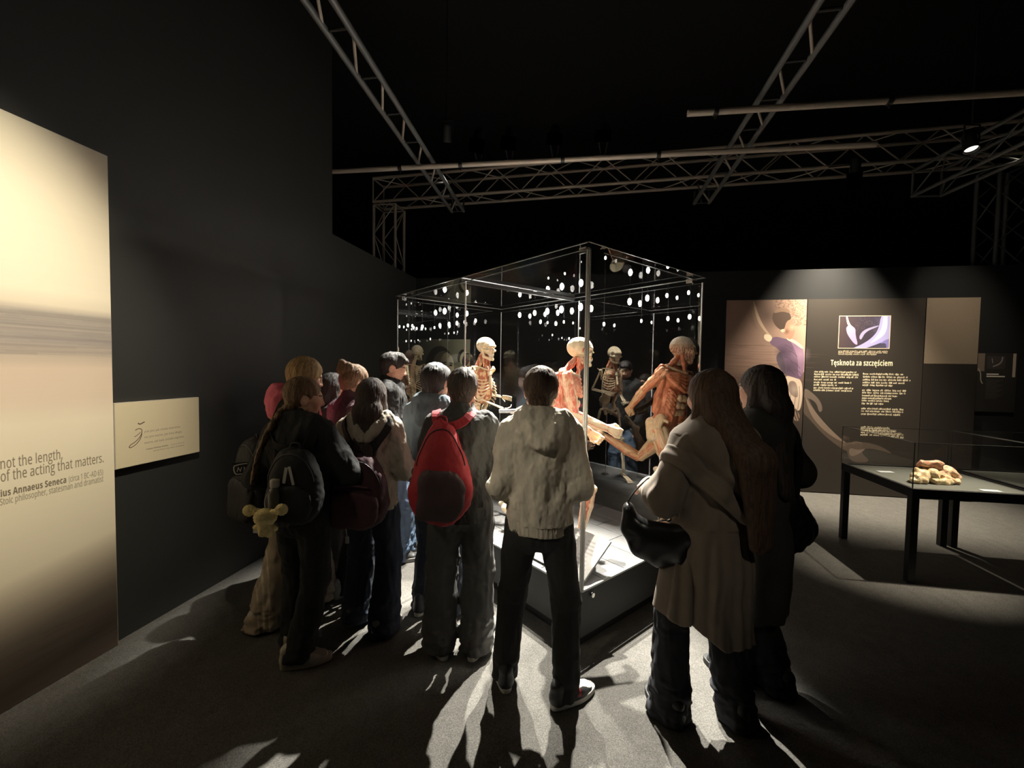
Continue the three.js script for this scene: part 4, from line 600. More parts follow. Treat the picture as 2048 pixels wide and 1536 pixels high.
// hair: strands come from fine grooves that follow the head
function hair(P, color, kind, { cell = 0.006, vol = 0, name = 'hair' } = {}) {
  const { H, T, hx, hy } = P, pr = [{ a: H(0, 0.036, -0.016), r: [0.086 + vol, 0.104 + vol], c: 0.096 + vol, axis: hy, side: hx, k: 0.02 }], face = [];
  const cut = (a, r, c, k = 0.02) => face.push({ a, r, c, axis: hy, side: hx, k, sub: true });
  if (kind === 'short') { pr.push({ a: H(0, 0.0, -0.05), b: H(0, -0.045, -0.052), ra: [0.076, 0.052], rb: [0.060, 0.040], side: hx, k: 0.03 }, { a: H(0, 0.085, 0.06), r: [0.060, 0.035], c: 0.032, axis: hy, side: hx, k: 0.03 }); cut(H(0, -0.055, 0.098), [0.074, 0.066], 0.112); for (const q of [-1, 1]) { cut(H(q * 0.09, -0.012, 0.004), 0.030, 0.040, 0.008); cut(H(q * 0.085, -0.085, 0.01), 0.045, 0.05, 0.01); } cut(H(0, -0.135, -0.05), [0.1, 0.09], 0.055, 0.015); }
  else { cut(H(0, -0.06, 0.105), [0.064, 0.070], 0.118); }
  if (kind === 'long') { const b = P.o.hairLen || 0.42; pr.push({ a: H(0, 0.0, -0.045), b: T(0, 1.50, -0.075), ra: [0.086, 0.066], rb: [0.094, 0.06], side: hx, k: 0.04 }, ...(P.o.hairOut ? [{ a: T(0, 1.50, -0.075), b: T(P.o.hairSide * 0.5, 1.33, -P.o.hairOut), ra: [0.096, 0.056], rb: [0.088, 0.046], side: P.sx, k: 0.03 }] : []), { a: P.o.hairOut ? T(P.o.hairSide * 0.5, 1.33, -P.o.hairOut) : T(0, 1.50, -0.075), b: T(P.o.hairSide || 0, 1.58 - b, -(P.o.hairOut || 0.150)), ra: [0.096, 0.052], rb: [0.062, 0.028], side: P.sx, k: 0.03 }, ...[-1, 1].flatMap((q) => [{ a: H(q * 0.066, 0.01, -0.005), b: T(q * 0.092, 1.46, 0.0), ra: 0.030, rb: 0.032, k: 0.03 }, ...(P.o.hairOut ? [] : [{ a: T(q * 0.092, 1.46, 0.0), b: T(q * 0.10 + (P.o.hairSide || 0) * 0.8, 1.60 - b * 0.8, P.o.hairFront ? 0.12 : 0.05 - (P.o.hairOut || 0.15)), ra: 0.034, rb: 0.020, k: 0.03 }])])); }
  if (kind === 'bob') pr.push({ a: H(0, 0.0, -0.03), b: H(0, -0.11, -0.028), ra: [0.088, 0.078], rb: [0.082, 0.06], side: hx, k: 0.04 }, ...[-1, 1].map((q) => ({ a: H(q * 0.066, 0.02, 0.03), b: H(q * 0.072, -0.11, 0.035), ra: 0.028, rb: 0.020, k: 0.03 })));
  if (kind === 'bun') { pr.push({ a: H(0, 0.0, -0.05), b: H(0, -0.035, -0.055), ra: [0.074, 0.050], rb: [0.052, 0.036], side: hx, k: 0.03 }); for (const q of [-1, 1]) cut(H(q * 0.09, -0.012, 0.004), 0.030, 0.042, 0.008); cut(H(0, -0.135, -0.05), [0.1, 0.09], 0.06, 0.015); for (let i = 0; i < 7; i++) { const t = i / 7 * 6.283; pr.push({ a: H(Math.cos(t) * 0.030, 0.088 + Math.sin(t) * 0.028, -0.100 + 0.022 * Math.sin(i * 2.3)), r: 0.028 + 0.005 * Math.sin(i * 5), k: 0.012 }); } pr.push({ a: H(0, 0.084, -0.100), r: 0.046, k: 0.01 }); }
  if (kind === 'braid') { pr.push({ a: H(0, 0.0, -0.045), b: H(0, -0.05, -0.062), ra: [0.078, 0.056], rb: [0.052, 0.036], side: hx, k: 0.03 }); for (const q of [-1, 1]) cut(H(q * 0.09, -0.012, 0.006), 0.028, 0.036, 0.008); const A = H(0, -0.06, -0.085), m = P.o.braid, n = 13; for (let i = 0; i < n; i++) { const t = i / (n - 1), t2 = (i + 1) / (n - 1), q = (u) => lerp(lerp(A, m[0], u), lerp(m[0], m[1], u), u), a = q(t), b = q(Math.min(1, t2)), sd = (i % 2 ? 1 : -1) * 0.010; pr.push({ a: add(a, hx, sd), b: add(b, hx, -sd * 0.3), ra: 0.025 - 0.010 * t, rb: 0.019 - 0.009 * t, k: 0.005 }); } }
  if (kind === 'tuft') { pr.push({ a: H(0, 0.105, 0.045), b: H(0.0, 0.088, 0.080), ra: [0.064, 0.030], rb: [0.054, 0.018], side: hx, k: 0.03 }, { a: H(0, 0.0, -0.05), b: H(0, -0.04, -0.05), ra: [0.074, 0.050], rb: [0.056, 0.036], side: hx, k: 0.03 }); cut(H(0, -0.06, 0.098), [0.072, 0.066], 0.105); for (const q of [-1, 1]) { cut(H(q * 0.09, -0.012, 0.004), 0.030, 0.040, 0.008); cut(H(q * 0.085, -0.085, 0.01), 0.045, 0.05, 0.01); } cut(H(0, -0.135, -0.05), [0.1, 0.09], 0.055, 0.015); }
  pr.push(...face);
  const inv = P.HM.clone().invert(), e = inv.elements, loc = (x, y, z) => [e[0] * x + e[4] * y + e[8] * z + e[12], e[1] * x + e[5] * y + e[9] * z + e[13], e[2] * x + e[6] * y + e[10] * z + e[14]];
  const groove = (x, y, z) => { const q = loc(x, y, z), up = q[1] > 0.03; const a = Math.atan2(q[0], up ? q[2] + 0.03 : q[2] + 0.2); return up ? noise(a * 11, q[1] * 5, Math.hypot(q[0], q[2]) * 14) : noise(q[0] * 85, q[1] * 5, q[2] * 85); };
  const f = field(pr, 0.03, (d, x, y, z) => d + 0.0022 * groove(x, y, z) + 0.0022 * noise(x * 24, y * 10, z * 24));
  return part(name, surface(f, cell, { slack: 0.02, color: (x, y, z) => { const n = 1 + 0.34 * groove(x, y, z) + 0.28 * noise(x * 140, y * 9, z * 140); return [color[0] * n, color[1] * n, color[2] * n]; } }), vc(0.72), P.g);
}
// a point on the outside of the person's top, pushed out along its slope, and that slope
function onTop(P, p, off) { let [x, y, z] = p; const f = P.topField, e = 0.012; let n = [0, 0, 1]; for (let i = 0; i < 7; i++) { const gx = f(x + e, y, z) - f(x - e, y, z), gy = f(x, y + e, z) - f(x, y - e, z), gz = f(x, y, z + e) - f(x, y, z - e), L = Math.hypot(gx, gy, gz) || 1; n = [gx / L, gy / L, gz / L]; const d = Math.max(-0.04, Math.min(0.04, f(x, y, z) - off)); x -= n[0] * d; y -= n[1] * d; z -= n[2] * d; } return [[x, y, z], n]; }
function strapOn(P, pts, w, t, off = 0.006, free) {
  const c = new THREE.CatmullRomCurve3(pts.map(v3)), q = [], n = []; const N = 26;
  for (let i = 0; i <= N; i++) { const p = c.getPointAt(i / N).toArray(), d = P.topField(...p); if (free && d > off) { const r = onTop(P, p, off); q.push(p); n.push(r[1]); } else { const r = onTop(P, p, off); q.push(r[0]); n.push(r[1]); } }
  for (let k = 0; k < 2; k++) for (let i = 1; i < N; i++) { q[i] = lerp(q[i], lerp(q[i - 1], q[i + 1], 0.5), 0.5); n[i] = lerp(n[i], lerp(n[i - 1], n[i + 1], 0.5), 0.5); }
  return [q, n, w, t];
}
// a thing worn by P: its group stands at the local point `at`, and its parts are given in P's own axes
function worn(P, name, label, category, at) {
  const w = P.world(at), t = thing(name, label, category, w, P.yaw); t.scale.setScalar(P.s);
  t.userDataAt = undefined; delete t.userDataAt;
  return { t, put: (n, geo, mat, parent = t, lab) => { const g = geo.clone(); g.translate(-at[0], -at[1], -at[2]); return part(n, g, mat, parent, lab); } };
}
function superq(c, r, e = 4, ry = 0, post, tp = 0) { const f = (x, y, z) => { let dx = x - c[0], dy = y - c[1], dz = z - c[2]; if (ry) { const q = dx * Math.cos(ry) - dz * Math.sin(ry); dz = dx * Math.sin(ry) + dz * Math.cos(ry); dx = q; } if (tp) { const w = 1 - tp * Math.max(-0.3, Math.min(1, dy / r[1])) ; dx /= w; dz /= 0.5 + 0.5 * w; } const k = Math.pow(Math.pow(Math.abs(dx / r[0]), e) + Math.pow(Math.abs(dy / r[1]), e) + Math.pow(Math.abs(dz / r[2]), e), 1 / e); const d = (k - 1) * Math.min(...r); return post ? post(d, dx, dy, dz) : d; }; const m = Math.max(r[0], r[2]) * 1.7 + 0.03; f.lo = [c[0] - m, c[1] - r[1] - 0.03, c[2] - m]; f.hi = [c[0] + m, c[1] + r[1] + 0.03, c[2] + m]; return f; }
// backpack on P's back: centre c in P's axes
function backpack(P, label, c, size, color, pocketColor, strapColor, { straps = true, taper = 0.2, ry = 0, shoulder = 0.115, strapIn = 0.08, decal, sh = [shoulder, -shoulder] } = {}) {
  const [w, h, d] = size, at = [c[0], c[1] - h / 2, c[2]], { t, put } = worn(P, 'backpack', label, 'backpack', at);
  const wr = (dd, x, y, z) => dd + 0.004 * noise(x * 7, y * 5, z * 7) + 0.0012 * noise(x * 24, y * 20, z * 24);
  const bodyF = superq(c, [w / 2, h / 2, d / 2], 2.8, ry, wr, taper);
  put('main_compartment', surface(bodyF, 0.008, { color: tint(color, 0.12) }), vc(0.75));
  const sgn = new THREE.Vector3(0, 0, -1).applyAxisAngle(new THREE.Vector3(0, 1, 0), ry), pc = [c[0] + sgn.x * d * 0.42, c[1] - h * 0.20, c[2] + sgn.z * d * 0.42];
  put('front_pocket', surface(superq(pc, [w * 0.40, h * 0.24, d * 0.22], 3.4, ry, wr), 0.008, { color: tint(pocketColor, 0.12) }), vc(0.7));
  const top0 = [c[0], c[1] + h * 0.47, c[2] + 0.01]; put('grab_loop', tube([add(top0, [-0.03, -0.01, 0]), add(top0, [-0.02, 0.03, -0.005]), add(top0, [0.02, 0.03, -0.005]), add(top0, [0.03, -0.01, 0])], 0.006, 16, 6), std(...strapColor, 0.7));
  const zip = []; for (let i = 0; i <= 16; i++) { const a = Math.PI * (0.06 + 0.88 * i / 16), q = new THREE.Vector3(Math.cos(a) * w * 0.44, Math.sin(a) * h * 0.42, -d * 0.30).applyAxisAngle(new THREE.Vector3(0, 1, 0), ry); let p = [c[0] + q.x, c[1] + q.y, c[2] + q.z]; const e = 0.006; for (let k = 0; k < 6; k++) { const gx = bodyF(p[0] + e, p[1], p[2]) - bodyF(p[0] - e, p[1], p[2]), gy = bodyF(p[0], p[1] + e, p[2]) - bodyF(p[0], p[1] - e, p[2]), gz = bodyF(p[0], p[1], p[2] + e) - bodyF(p[0], p[1], p[2] - e), L = Math.hypot(gx, gy, gz) || 1, dd = (bodyF(...p) - 0.001) * 2 * e / L; p = [p[0] - gx / L * dd, p[1] - gy / L * dd, p[2] - gz / L * dd]; } zip.push(p); }
  put('zip', tube(zip, 0.0035, 40, 6), std(0.03, 0.03, 0.03, 0.4));
  if (straps) for (const q of [1, -1]) {
    const r = strapOn(P, [[c[0] + q * strapIn * 0.6, c[1] + h * 0.42, c[2] + d * 0.1], P.T(sh[q > 0 ? 0 : 1] * 0.6 + (c[0] + q * strapIn) * 0.4, Math.max(1.36, c[1] + h * 0.42 + 0.02), -0.12), P.T(sh[q > 0 ? 0 : 1], 1.46, -0.03), P.T(sh[q > 0 ? 0 : 1] + q * 0.01, 1.40, 0.08), P.T(sh[q > 0 ? 0 : 1] + q * 0.02, 1.22, 0.12), P.T(q * 0.16, 1.10, 0.04)], 0.052, 0.010, 0.007);
    put('strap', ribbon(...r), std(...strapColor, 0.8));
  }
  if (decal) decal(put, bodyF, c, sgn);
  return t;
}
// ---------------------------------------------------------------- the visitors
const soleWhite = std(0.42, 0.40, 0.35, 0.6), soleGrey = std(0.22, 0.21, 0.19, 0.6), soleBlack = std(0.02, 0.02, 0.02, 0.6);
const stripMat = std(0.5, 0.48, 0.43, 0.7);
const BLACK = [0.013, 0.0128, 0.0122];

// boy in the grey hoodie, nearest in the middle
{
  const P = person({ label: 'boy seen from behind in a plain grey hoodie, black trousers and white toed sneakers', h: 1.69, x: 0.15, z: -2.15, face: [0.10, -1], skin: [0.50, 0.30, 0.21], twist: 0.05, turn: -0.10, nod: 0.10,
    feet: [{ w: [-0.015, -2.20], toe: [-0.15, -1] }, { w: [0.285, -2.07], toe: [0.85, -0.55] }], arms: [{ to: [0.09, 1.06, 0.19], hint: [0.35, -0.9, -0.45] }, { to: [-0.09, 1.03, 0.19], hint: [-0.35, -0.9, -0.45] }] });
  shoes(P.g, P.feet, [0.016, 0.016, 0.016], soleWhite, [0.62, 0.60, 0.56], [0.40, 0.02, 0.03]);
  trousers(P, BLACK, [0.096, 0.078, 0.070], { hem: 0.045, fold: 0.7 });
  top(P, [0.43, 0.39, 0.315], { loose: 0.030, hemY: 0.925, sleeve: [0.072, 0.066, 0.052], hood: 1.1, fold: 1.2, cell: 0.008, band: false, flare: 0.0 });
  { const f = field([{ a: P.T(0, 0.88, -0.004), b: P.T(0, 0.95, -0.004), ra: [0.170, 0.138], side: P.sx, c: 0.02 }], 0.02, (d, x, y, z) => Math.max(d + 0.0016 * Math.cos(Math.atan2(x, z) * 110) + 0.004 * noise(x * 8, y * 8, z * 8), 0.872 - y)); part('hem_band', surface(f, 0.006, { color: tint([0.41, 0.37, 0.30]) }), vc(0.95), P.g); }
  hair(P, [0.085, 0.052, 0.032], 'short', { vol: 0.004 });
}
// boy with the red backpack
{
  const P = person({ label: 'boy in a charcoal jacket and baggy grey trousers, wearing the red backpack', h: 1.675, x: -0.29, z: -2.45, face: [0.02, -1], skin: [0.50, 0.29, 0.20], turn: 0.06, nod: 0.14,
    feet: [{ w: [-0.40, -2.43], toe: [-0.5, -0.85] }, { w: [-0.195, -2.43], toe: [0.25, -1] }], arms: [{ to: [0.12, 1.03, 0.20], hint: [0.4, -0.9, -0.5] }, { to: [-0.16, 0.95, 0.16], hint: [-0.5, -0.7, -0.6] }] });
  shoes(P.g, P.feet, [0.035, 0.033, 0.032], soleWhite);
  trousers(P, [0.062, 0.061, 0.056], [0.108, 0.098, 0.100], { hem: 0.04, fold: 1.3 });
  top(P, [0.040, 0.040, 0.037], { name: 'jacket', loose: 0.026, hemY: 0.83, sleeve: [0.076, 0.067, 0.052], collar: 1, fold: 1.3 });
  hair(P, [0.040, 0.026, 0.018], 'short', { vol: 0.004 });
  backpack(P, 'red drawstring style backpack with a dark lower pocket, on the boy in charcoal', [0.085, 1.145, -0.19], [0.31, 0.58, 0.17], [0.36, 0.020, 0.026], [0.055, 0.030, 0.030], [0.33, 0.022, 0.028], { taper: 0.52, ry: 0.12, strapIn: 0.03, sh: [0.145, -0.075] });
}
// boy behind him in the blue grey hoodie
{
  const P = person({ label: 'dark haired boy in a blue grey hoodie beside the red backpack', h: 1.70, x: -0.53, z: -2.88, face: [0.45, -0.9], skin: [0.46, 0.27, 0.19], nod: 0.12,
    feet: [{ w: [-0.60, -2.86], toe: [0.3, -1] }, { w: [-0.385, -2.83], toe: [0.5, -0.8] }] });
  shoes(P.g, P.feet, [0.03, 0.03, 0.035], soleWhite);
  trousers(P, [0.018, 0.022, 0.035], [0.100, 0.086, 0.084], { hem: 0.03 });
  top(P, [0.085, 0.115, 0.135], { loose: 0.030, hemY: 0.86, hood: 1.2 });
  hair(P, [0.014, 0.012, 0.012], 'short', { vol: 0.010 });
}
// girl with the burgundy backpack
{
  const P = person({ label: 'long haired girl in a grey beige hoodie wearing the burgundy backpack', h: 1.60, x: -0.89, z: -2.66, face: [0.02, -1], skin: [0.52, 0.31, 0.22], turn: -0.2, nod: 0.18, hairLen: 0.34, hairFront: true,
    feet: [{ w: [-1.02, -2.73], toe: [0.2, -1] }, { w: [-0.80, -2.60], toe: [0.35, -0.9] }], arms: [{ to: [0.12, 1.08, 0.22], hint: [0.5, -0.8, -0.5] }, { to: [-0.10, 1.10, 0.22], hint: [-0.5, -0.8, -0.5] }] });
  shoes(P.g, P.feet, [0.20, 0.19, 0.18], soleGrey);
  trousers(P, [0.020, 0.027, 0.045], [0.100, 0.088, 0.104], { hem: 0.022, name: 'jeans' });
  top(P, [0.335, 0.295, 0.235], { loose: 0.034, hemY: 0.85, sleeve: [0.078, 0.072, 0.054], hood: 1.2, fold: 1.3 });
  hair(P, [0.040, 0.026, 0.018], 'long', { vol: 0.006 });
  backpack(P, 'burgundy backpack hanging low, with black shoulder straps', [0.0, 1.02, -0.225], [0.36, 0.47, 0.19], [0.050, 0.016, 0.021], [0.060, 0.018, 0.024], [0.010, 0.009, 0.009], { taper: 0.22, strapIn: 0.10, shoulder: 0.13,
    decal: (put, f, c) => { put('pocket_flap', tube([[c[0] - 0.10, c[1] + 0.05, c[2] - 0.100], [c[0], c[1] + 0.065, c[2] - 0.112], [c[0] + 0.10, c[1] + 0.05, c[2] - 0.100]], 0.006, 20, 6), std(0.09, 0.03, 0.04, 0.6)); put('zip_pull', merge([bar([c[0] + 0.05, c[1] - 0.27, c[2] - 0.05], [c[0] + 0.055, c[1] - 0.21, c[2] - 0.06], 0.003), rbox(0.022, 0.045, 0.008, 0.003, c[0] + 0.05, c[1] - 0.29, c[2] - 0.05)]), stripMat); } });
}
// boy in profile at the left end of the case
{
  const P = person({ label: 'tall boy in a black jacket, face in profile, at the case\u2019s left end', h: 1.80, x: -1.07, z: -3.70, face: [0.92, -0.38], skin: [0.56, 0.33, 0.23], turn: -0.18, nod: 0.24,
    feet: [{ w: [-0.98, -3.80], toe: [0.9, -0.4] }, { w: [-1.0, -3.60], toe: [0.9, -0.2] }], arms: [{ to: [0.10, 1.05, 0.22], hint: [1, -0.5, -0.5] }, {}] });
  shoes(P.g, P.feet, [0.03, 0.03, 0.03], soleGrey);
  trousers(P, [0.085, 0.13, 0.20], [0.105, 0.092, 0.098], { hem: 0.02, name: 'jeans', fold: 1.6 });
  top(P, BLACK, { name: 'jacket', loose: 0.030, hemY: 0.84, collar: 1, hood: 0.8 });
  hair(P, [0.016, 0.012, 0.010], 'tuft', { vol: 0.002 });
}
// girl with the bun
{
  const P = person({ label: 'girl with brown hair in a bun and a dark plum top', h: 1.69, x: -1.14, z: -3.00, face: [0.55, -0.83], skin: [0.55, 0.34, 0.24], turn: -0.2, nod: 0.22,
    feet: [{ w: [-1.22, -3.04], toe: [0.6, -0.8] }, { w: [-1.06, -2.96], toe: [0.6, -0.8] }], arms: [{ to: [0.10, 1.12, 0.20], hint: [0.5, -0.8, -0.4] }, { to: [-0.14, 1.02, 0.18], hint: [-0.5, -0.7, -0.6] }] });
  shoes(P.g, P.feet, [0.4, 0.38, 0.35], soleWhite);
  trousers(P, [0.02, 0.018, 0.018], [0.095, 0.075, 0.08]);
  const q = [0.075, 0.032, 0.045];
  top(P, (x, y, z) => { const n = 1 + 0.08 * noise(x * 30, y * 30, z * 30); return y < 1.08 ? ((Math.floor((x + y) * 45) + Math.floor((x - y) * 45)) & 1 ? [0.55, 0.13, 0.17] : [0.22, 0.06, 0.07]) : [q[0] * n, q[1] * n, q[2] * n]; }, { name: 'sweater', loose: 0.026, hemY: 0.88, collar: 0.5 });
  hair(P, [0.20, 0.115, 0.062], 'bun');
}
// dark haired girl hidden between the others
{
  const P = person({ label: 'dark haired girl mostly hidden between the fair haired girl and the bun', h: 1.62, x: -1.46, z: -3.38, face: [0.75, -0.66], skin: [0.52, 0.31, 0.22], nod: 0.2, hairLen: 0.36 });
  shoes(P.g, P.feet, [0.03, 0.03, 0.03], soleGrey);
  trousers(P, [0.02, 0.02, 0.024], [0.095, 0.075, 0.08]);
  top(P, [0.022, 0.018, 0.02], { name: 'sweater', loose: 0.024, hemY: 0.88 });
  hair(P, [0.018, 0.013, 0.011], 'long');
}
// fair haired girl in the pink hoodie
{
  const P = person({ label: 'fair haired girl in a pink hoodie and beige track trousers', h: 1.735, x: -1.47, z: -2.80, face: [0.80, -0.60], skin: [0.60, 0.37, 0.27], turn: -0.1, nod: 0.24, lean: 0.10,
    feet: [{ w: [-1.37, -3.0], toe: [0.85, -0.5] }, { w: [-1.585, -2.64], toe: [0.6, -0.7] }], arms: [{ to: [0.10, 1.05, 0.26], hint: [0.5, -0.7, -0.5] }, { to: [-0.20, 0.98, 0.20], hint: [-0.5, -0.5, -0.6] }] });
  shoes(P.g, P.feet, [0.5, 0.47, 0.42], soleWhite);
  const lg = P.leg;
  trousers(P, (x, y, z) => { const n = 1 + 0.06 * noise(x * 20, y * 20, z * 20), st = x < -0.02 && y < 0.8 && Math.abs(((z - lg[1][1][2]) * 40) % 1) < 0.22 && Math.abs(z - lg[1][1][2]) < 0.05; return st ? [0.62, 0.55, 0.44] : [0.40 * n, 0.325 * n, 0.235 * n]; }, [0.104, 0.094, 0.112], { name: 'track_trousers', hem: 0.02, fold: 1.4 });
  top(P, (x, y, z) => { const arm = Math.abs(x) > 0.19 || y < 1.2, pat = noise(x * 34, y * 34, z * 34); return y > 1.335 ? [0.78, 0.17, 0.24] : arm && pat > 0.05 ? [0.62, 0.20, 0.12] : [0.78, 0.36, 0.30]; }, { loose: 0.034, hemY: 0.84, hood: 1.4, sleeve: [0.076, 0.066, 0.050], fold: 1.2, extra: [{ a: P.T(0, 1.425, -0.125), r: [0.125, 0.070], c: 0.105, side: P.sx, k: 0.06 }] });
  hair(P, [0.42, 0.27, 0.13], 'bob', { vol: 0.006 });
  backpack(P, 'black backpack with a pale lettered patch, on the fair haired girl in pink', P.local([-1.625, 0.955, -2.665]), [0.34, 0.54, 0.20], [0.014, 0.0125, 0.013], [0.016, 0.014, 0.0145], [0.012, 0.011, 0.011], { ry: 0.35, taper: 0.25, shoulder: 0.14,
    decal: (put, f, c) => {
      const tex = canvasTexture(256, 160, (x, w, h) => { x.fillStyle = '#161413'; x.fillRect(0, 0, w, h); x.strokeStyle = '#c9bfae'; x.lineWidth = 12; x.beginPath(); x.moveTo(20, 40); x.quadraticCurveTo(128, 0, 236, 34); x.lineTo(232, 130); x.quadraticCurveTo(128, 140, 40, 140); x.quadraticCurveTo(10, 100, 20, 40); x.stroke(); x.lineWidth = 9; x.beginPath(); x.moveTo(50, 112); x.lineTo(62, 62); x.lineTo(84, 104); x.lineTo(96, 58); x.moveTo(118, 108); x.lineTo(122, 60); x.lineTo(146, 106); x.lineTo(150, 56); x.moveTo(172, 106); x.lineTo(174, 58); x.moveTo(196, 104); x.lineTo(198, 60); x.stroke(); });
      const cam = v3(P.local([-0.9, 1.0, -1.2])).sub(v3(c)).setY(0).normalize(), q = v3(c).clone().setY(c[1] + 0.10); q.x += -cam.z * 0.05; q.z += cam.x * 0.05; let s = 0.4; while (s > 0 && f(q.x + cam.x * s, q.y, q.z + cam.z * s) > 0.004) s -= 0.002;
      const g = new THREE.PlaneGeometry(0.13, 0.08, 8, 4), p = g.attributes.position; for (let i = 0; i < p.count; i++) p.setZ(i, -0.8 * p.getX(i) * p.getX(i)); g.rotateY(Math.atan2(cam.x, cam.z)); g.translate(q.x + cam.x * (s + 0.004), q.y, q.z + cam.z * (s + 0.004)); put('patch', g, new THREE.MeshStandardMaterial({ map: tex, roughness: 0.7 })); } });
}
// girl with the braid, left foreground
{
  const P = person({ label: 'girl with a long brown braid, black hoodie and black trousers', h: 1.615, x: -1.185, z: -2.37, face: [0.12, -0.99], skin: [0.54, 0.33, 0.23], turn: -0.85, nod: 0.12, twist: -0.05, braid: [[0.13, 1.42, -0.17], [0.175, 1.13, -0.185]],
    feet: [{ w: [-1.28, -2.44], toe: [-0.1, -1] }, { w: [-1.20, -2.31], toe: [0.85, -0.35] }], arms: [{ to: [0.16, 1.0, 0.16], hint: [0.6, -0.5, -0.8] }, { to: [-0.12, 1.05, 0.22], hint: [-0.9, -0.6, -0.3] }] });
  shoes(P.g, P.feet, [0.42, 0.38, 0.31], soleWhite, [0.24, 0.21, 0.17], [0.5, 0.46, 0.40]);
  trousers(P, [0.014, 0.0145, 0.013], [0.096, 0.080, 0.084], { hem: 0.05 });
  top(P, [0.0125, 0.0125, 0.012], { loose: 0.034, hemY: 0.86, hood: 1.1, sleeve: [0.078, 0.072, 0.052] });
  hair(P, [0.155, 0.092, 0.046], 'braid');
  const bp = backpack(P, 'black backpack with a white zigzag mark, on the girl with the braid', [-0.10, 1.13, -0.215], [0.29, 0.42, 0.15], [0.0055, 0.0055, 0.0053], [0.006, 0.006, 0.0058], [0.006, 0.006, 0.006], { taper: 0.25, ry: 0.1,
    decal: (put, f, c) => put('mark', merge([rbox(0.016, 0.085, 0.004, 0.0015), rbox(0.014, 0.10, 0.004, 0.0015)].map((g, i) => { g.rotateZ(i ? -0.22 : 0.16); g.rotateY(0.2); g.translate(c[0] - 0.0 - i * 0.035, c[1] + 0.075, c[2] - 0.082); return g; })), stripMat, undefined, 'white zigzag mark') });
  // bottle in the side pocket and plush charm on a cord
  const bw = worn(P, 'water_bottle', 'grey water bottle with a pale lid in the side pocket of the black backpack', 'bottle', [-0.045, 1.005, -0.300]);
  const lathe = (pts) => new THREE.LatheGeometry(pts.map((p) => new THREE.Vector2(...p)), 24).translate(-0.045, 1.005, -0.300);
  bw.put('flask', lathe([[0.001, 0], [0.030, 0.002], [0.033, 0.02], [0.033, 0.10], [0.026, 0.125], [0.019, 0.135], [0.019, 0.15]]), std(0.10, 0.10, 0.085, 0.35));
  bw.put('lid', lathe([[0.022, 0.138], [0.024, 0.142], [0.024, 0.172], [0.021, 0.178], [0.001, 0.178]]), std(0.45, 0.42, 0.34, 0.5));
  const c = [-0.030, 0.965, -0.355], pw = worn(P, 'plush_charm', 'pale yellow plush charm with two round ears hanging from the black backpack', 'plush toy', [c[0], c[1] - 0.075, c[2]]);
  const fuzz = (d, x, y, z) => d + 0.0022 * noise(x * 90, y * 90, z * 90), yellow = [0.78, 0.64, 0.31];
  pw.put('body', surface(field([{ a: [c[0], c[1] + 0.035, c[2]], r: [0.058, 0.046], c: 0.045, k: 0.02 }, { a: [c[0], c[1] - 0.03, c[2]], r: [0.036, 0.03], c: 0.036, k: 0.02 }, { a: add(c, [-0.022, -0.055, 0.004]), r: 0.017, k: 0.012 }, { a: add(c, [0.022, -0.055, 0.004]), r: 0.017, k: 0.012 }, { a: add(c, [-0.03, -0.01, 0]), b: add(c, [-0.055, -0.022, 0]), ra: 0.014, rb: 0.013, k: 0.012 }, { a: add(c, [0.03, -0.01, 0]), b: add(c, [0.055, -0.022, 0]), ra: 0.014, rb: 0.013, k: 0.012 }], 0.02, fuzz), 0.0045, { color: tint(yellow, 0.08, 30) }), vc(0.95));
  for (const q of [-1, 1]) pw.put('ear', surface(field([{ a: add(c, [q * 0.035, 0.06, 0]), b: add(c, [q * 0.078, 0.066 + (q < 0 ? 0.008 : 0), 0]), ra: 0.016, rb: 0.018, k: 0.012 }, { a: add(c, [q * 0.092, 0.068 + (q < 0 ? 0.012 : -0.004), 0]), r: [0.031, 0.022], c: 0.030, k: 0.014 }], 0.012, fuzz), 0.0045, { color: tint(yellow, 0.08, 30) }), vc(0.95));
  pw.put('cord', tube([add(c, [0, 0.078, 0]), add(c, [0.004, 0.12, 0.004]), add(c, [0.0, 0.16, 0.03])], 0.0025, 12, 6), stripMat);
  pw.put('tag', rbox(0.05, 0.022, 0.002, 0.0008).translate(c[0] + 0.052, c[1] - 0.045, c[2] + 0.01), stripMat, undefined, 'white cloth tag');
}
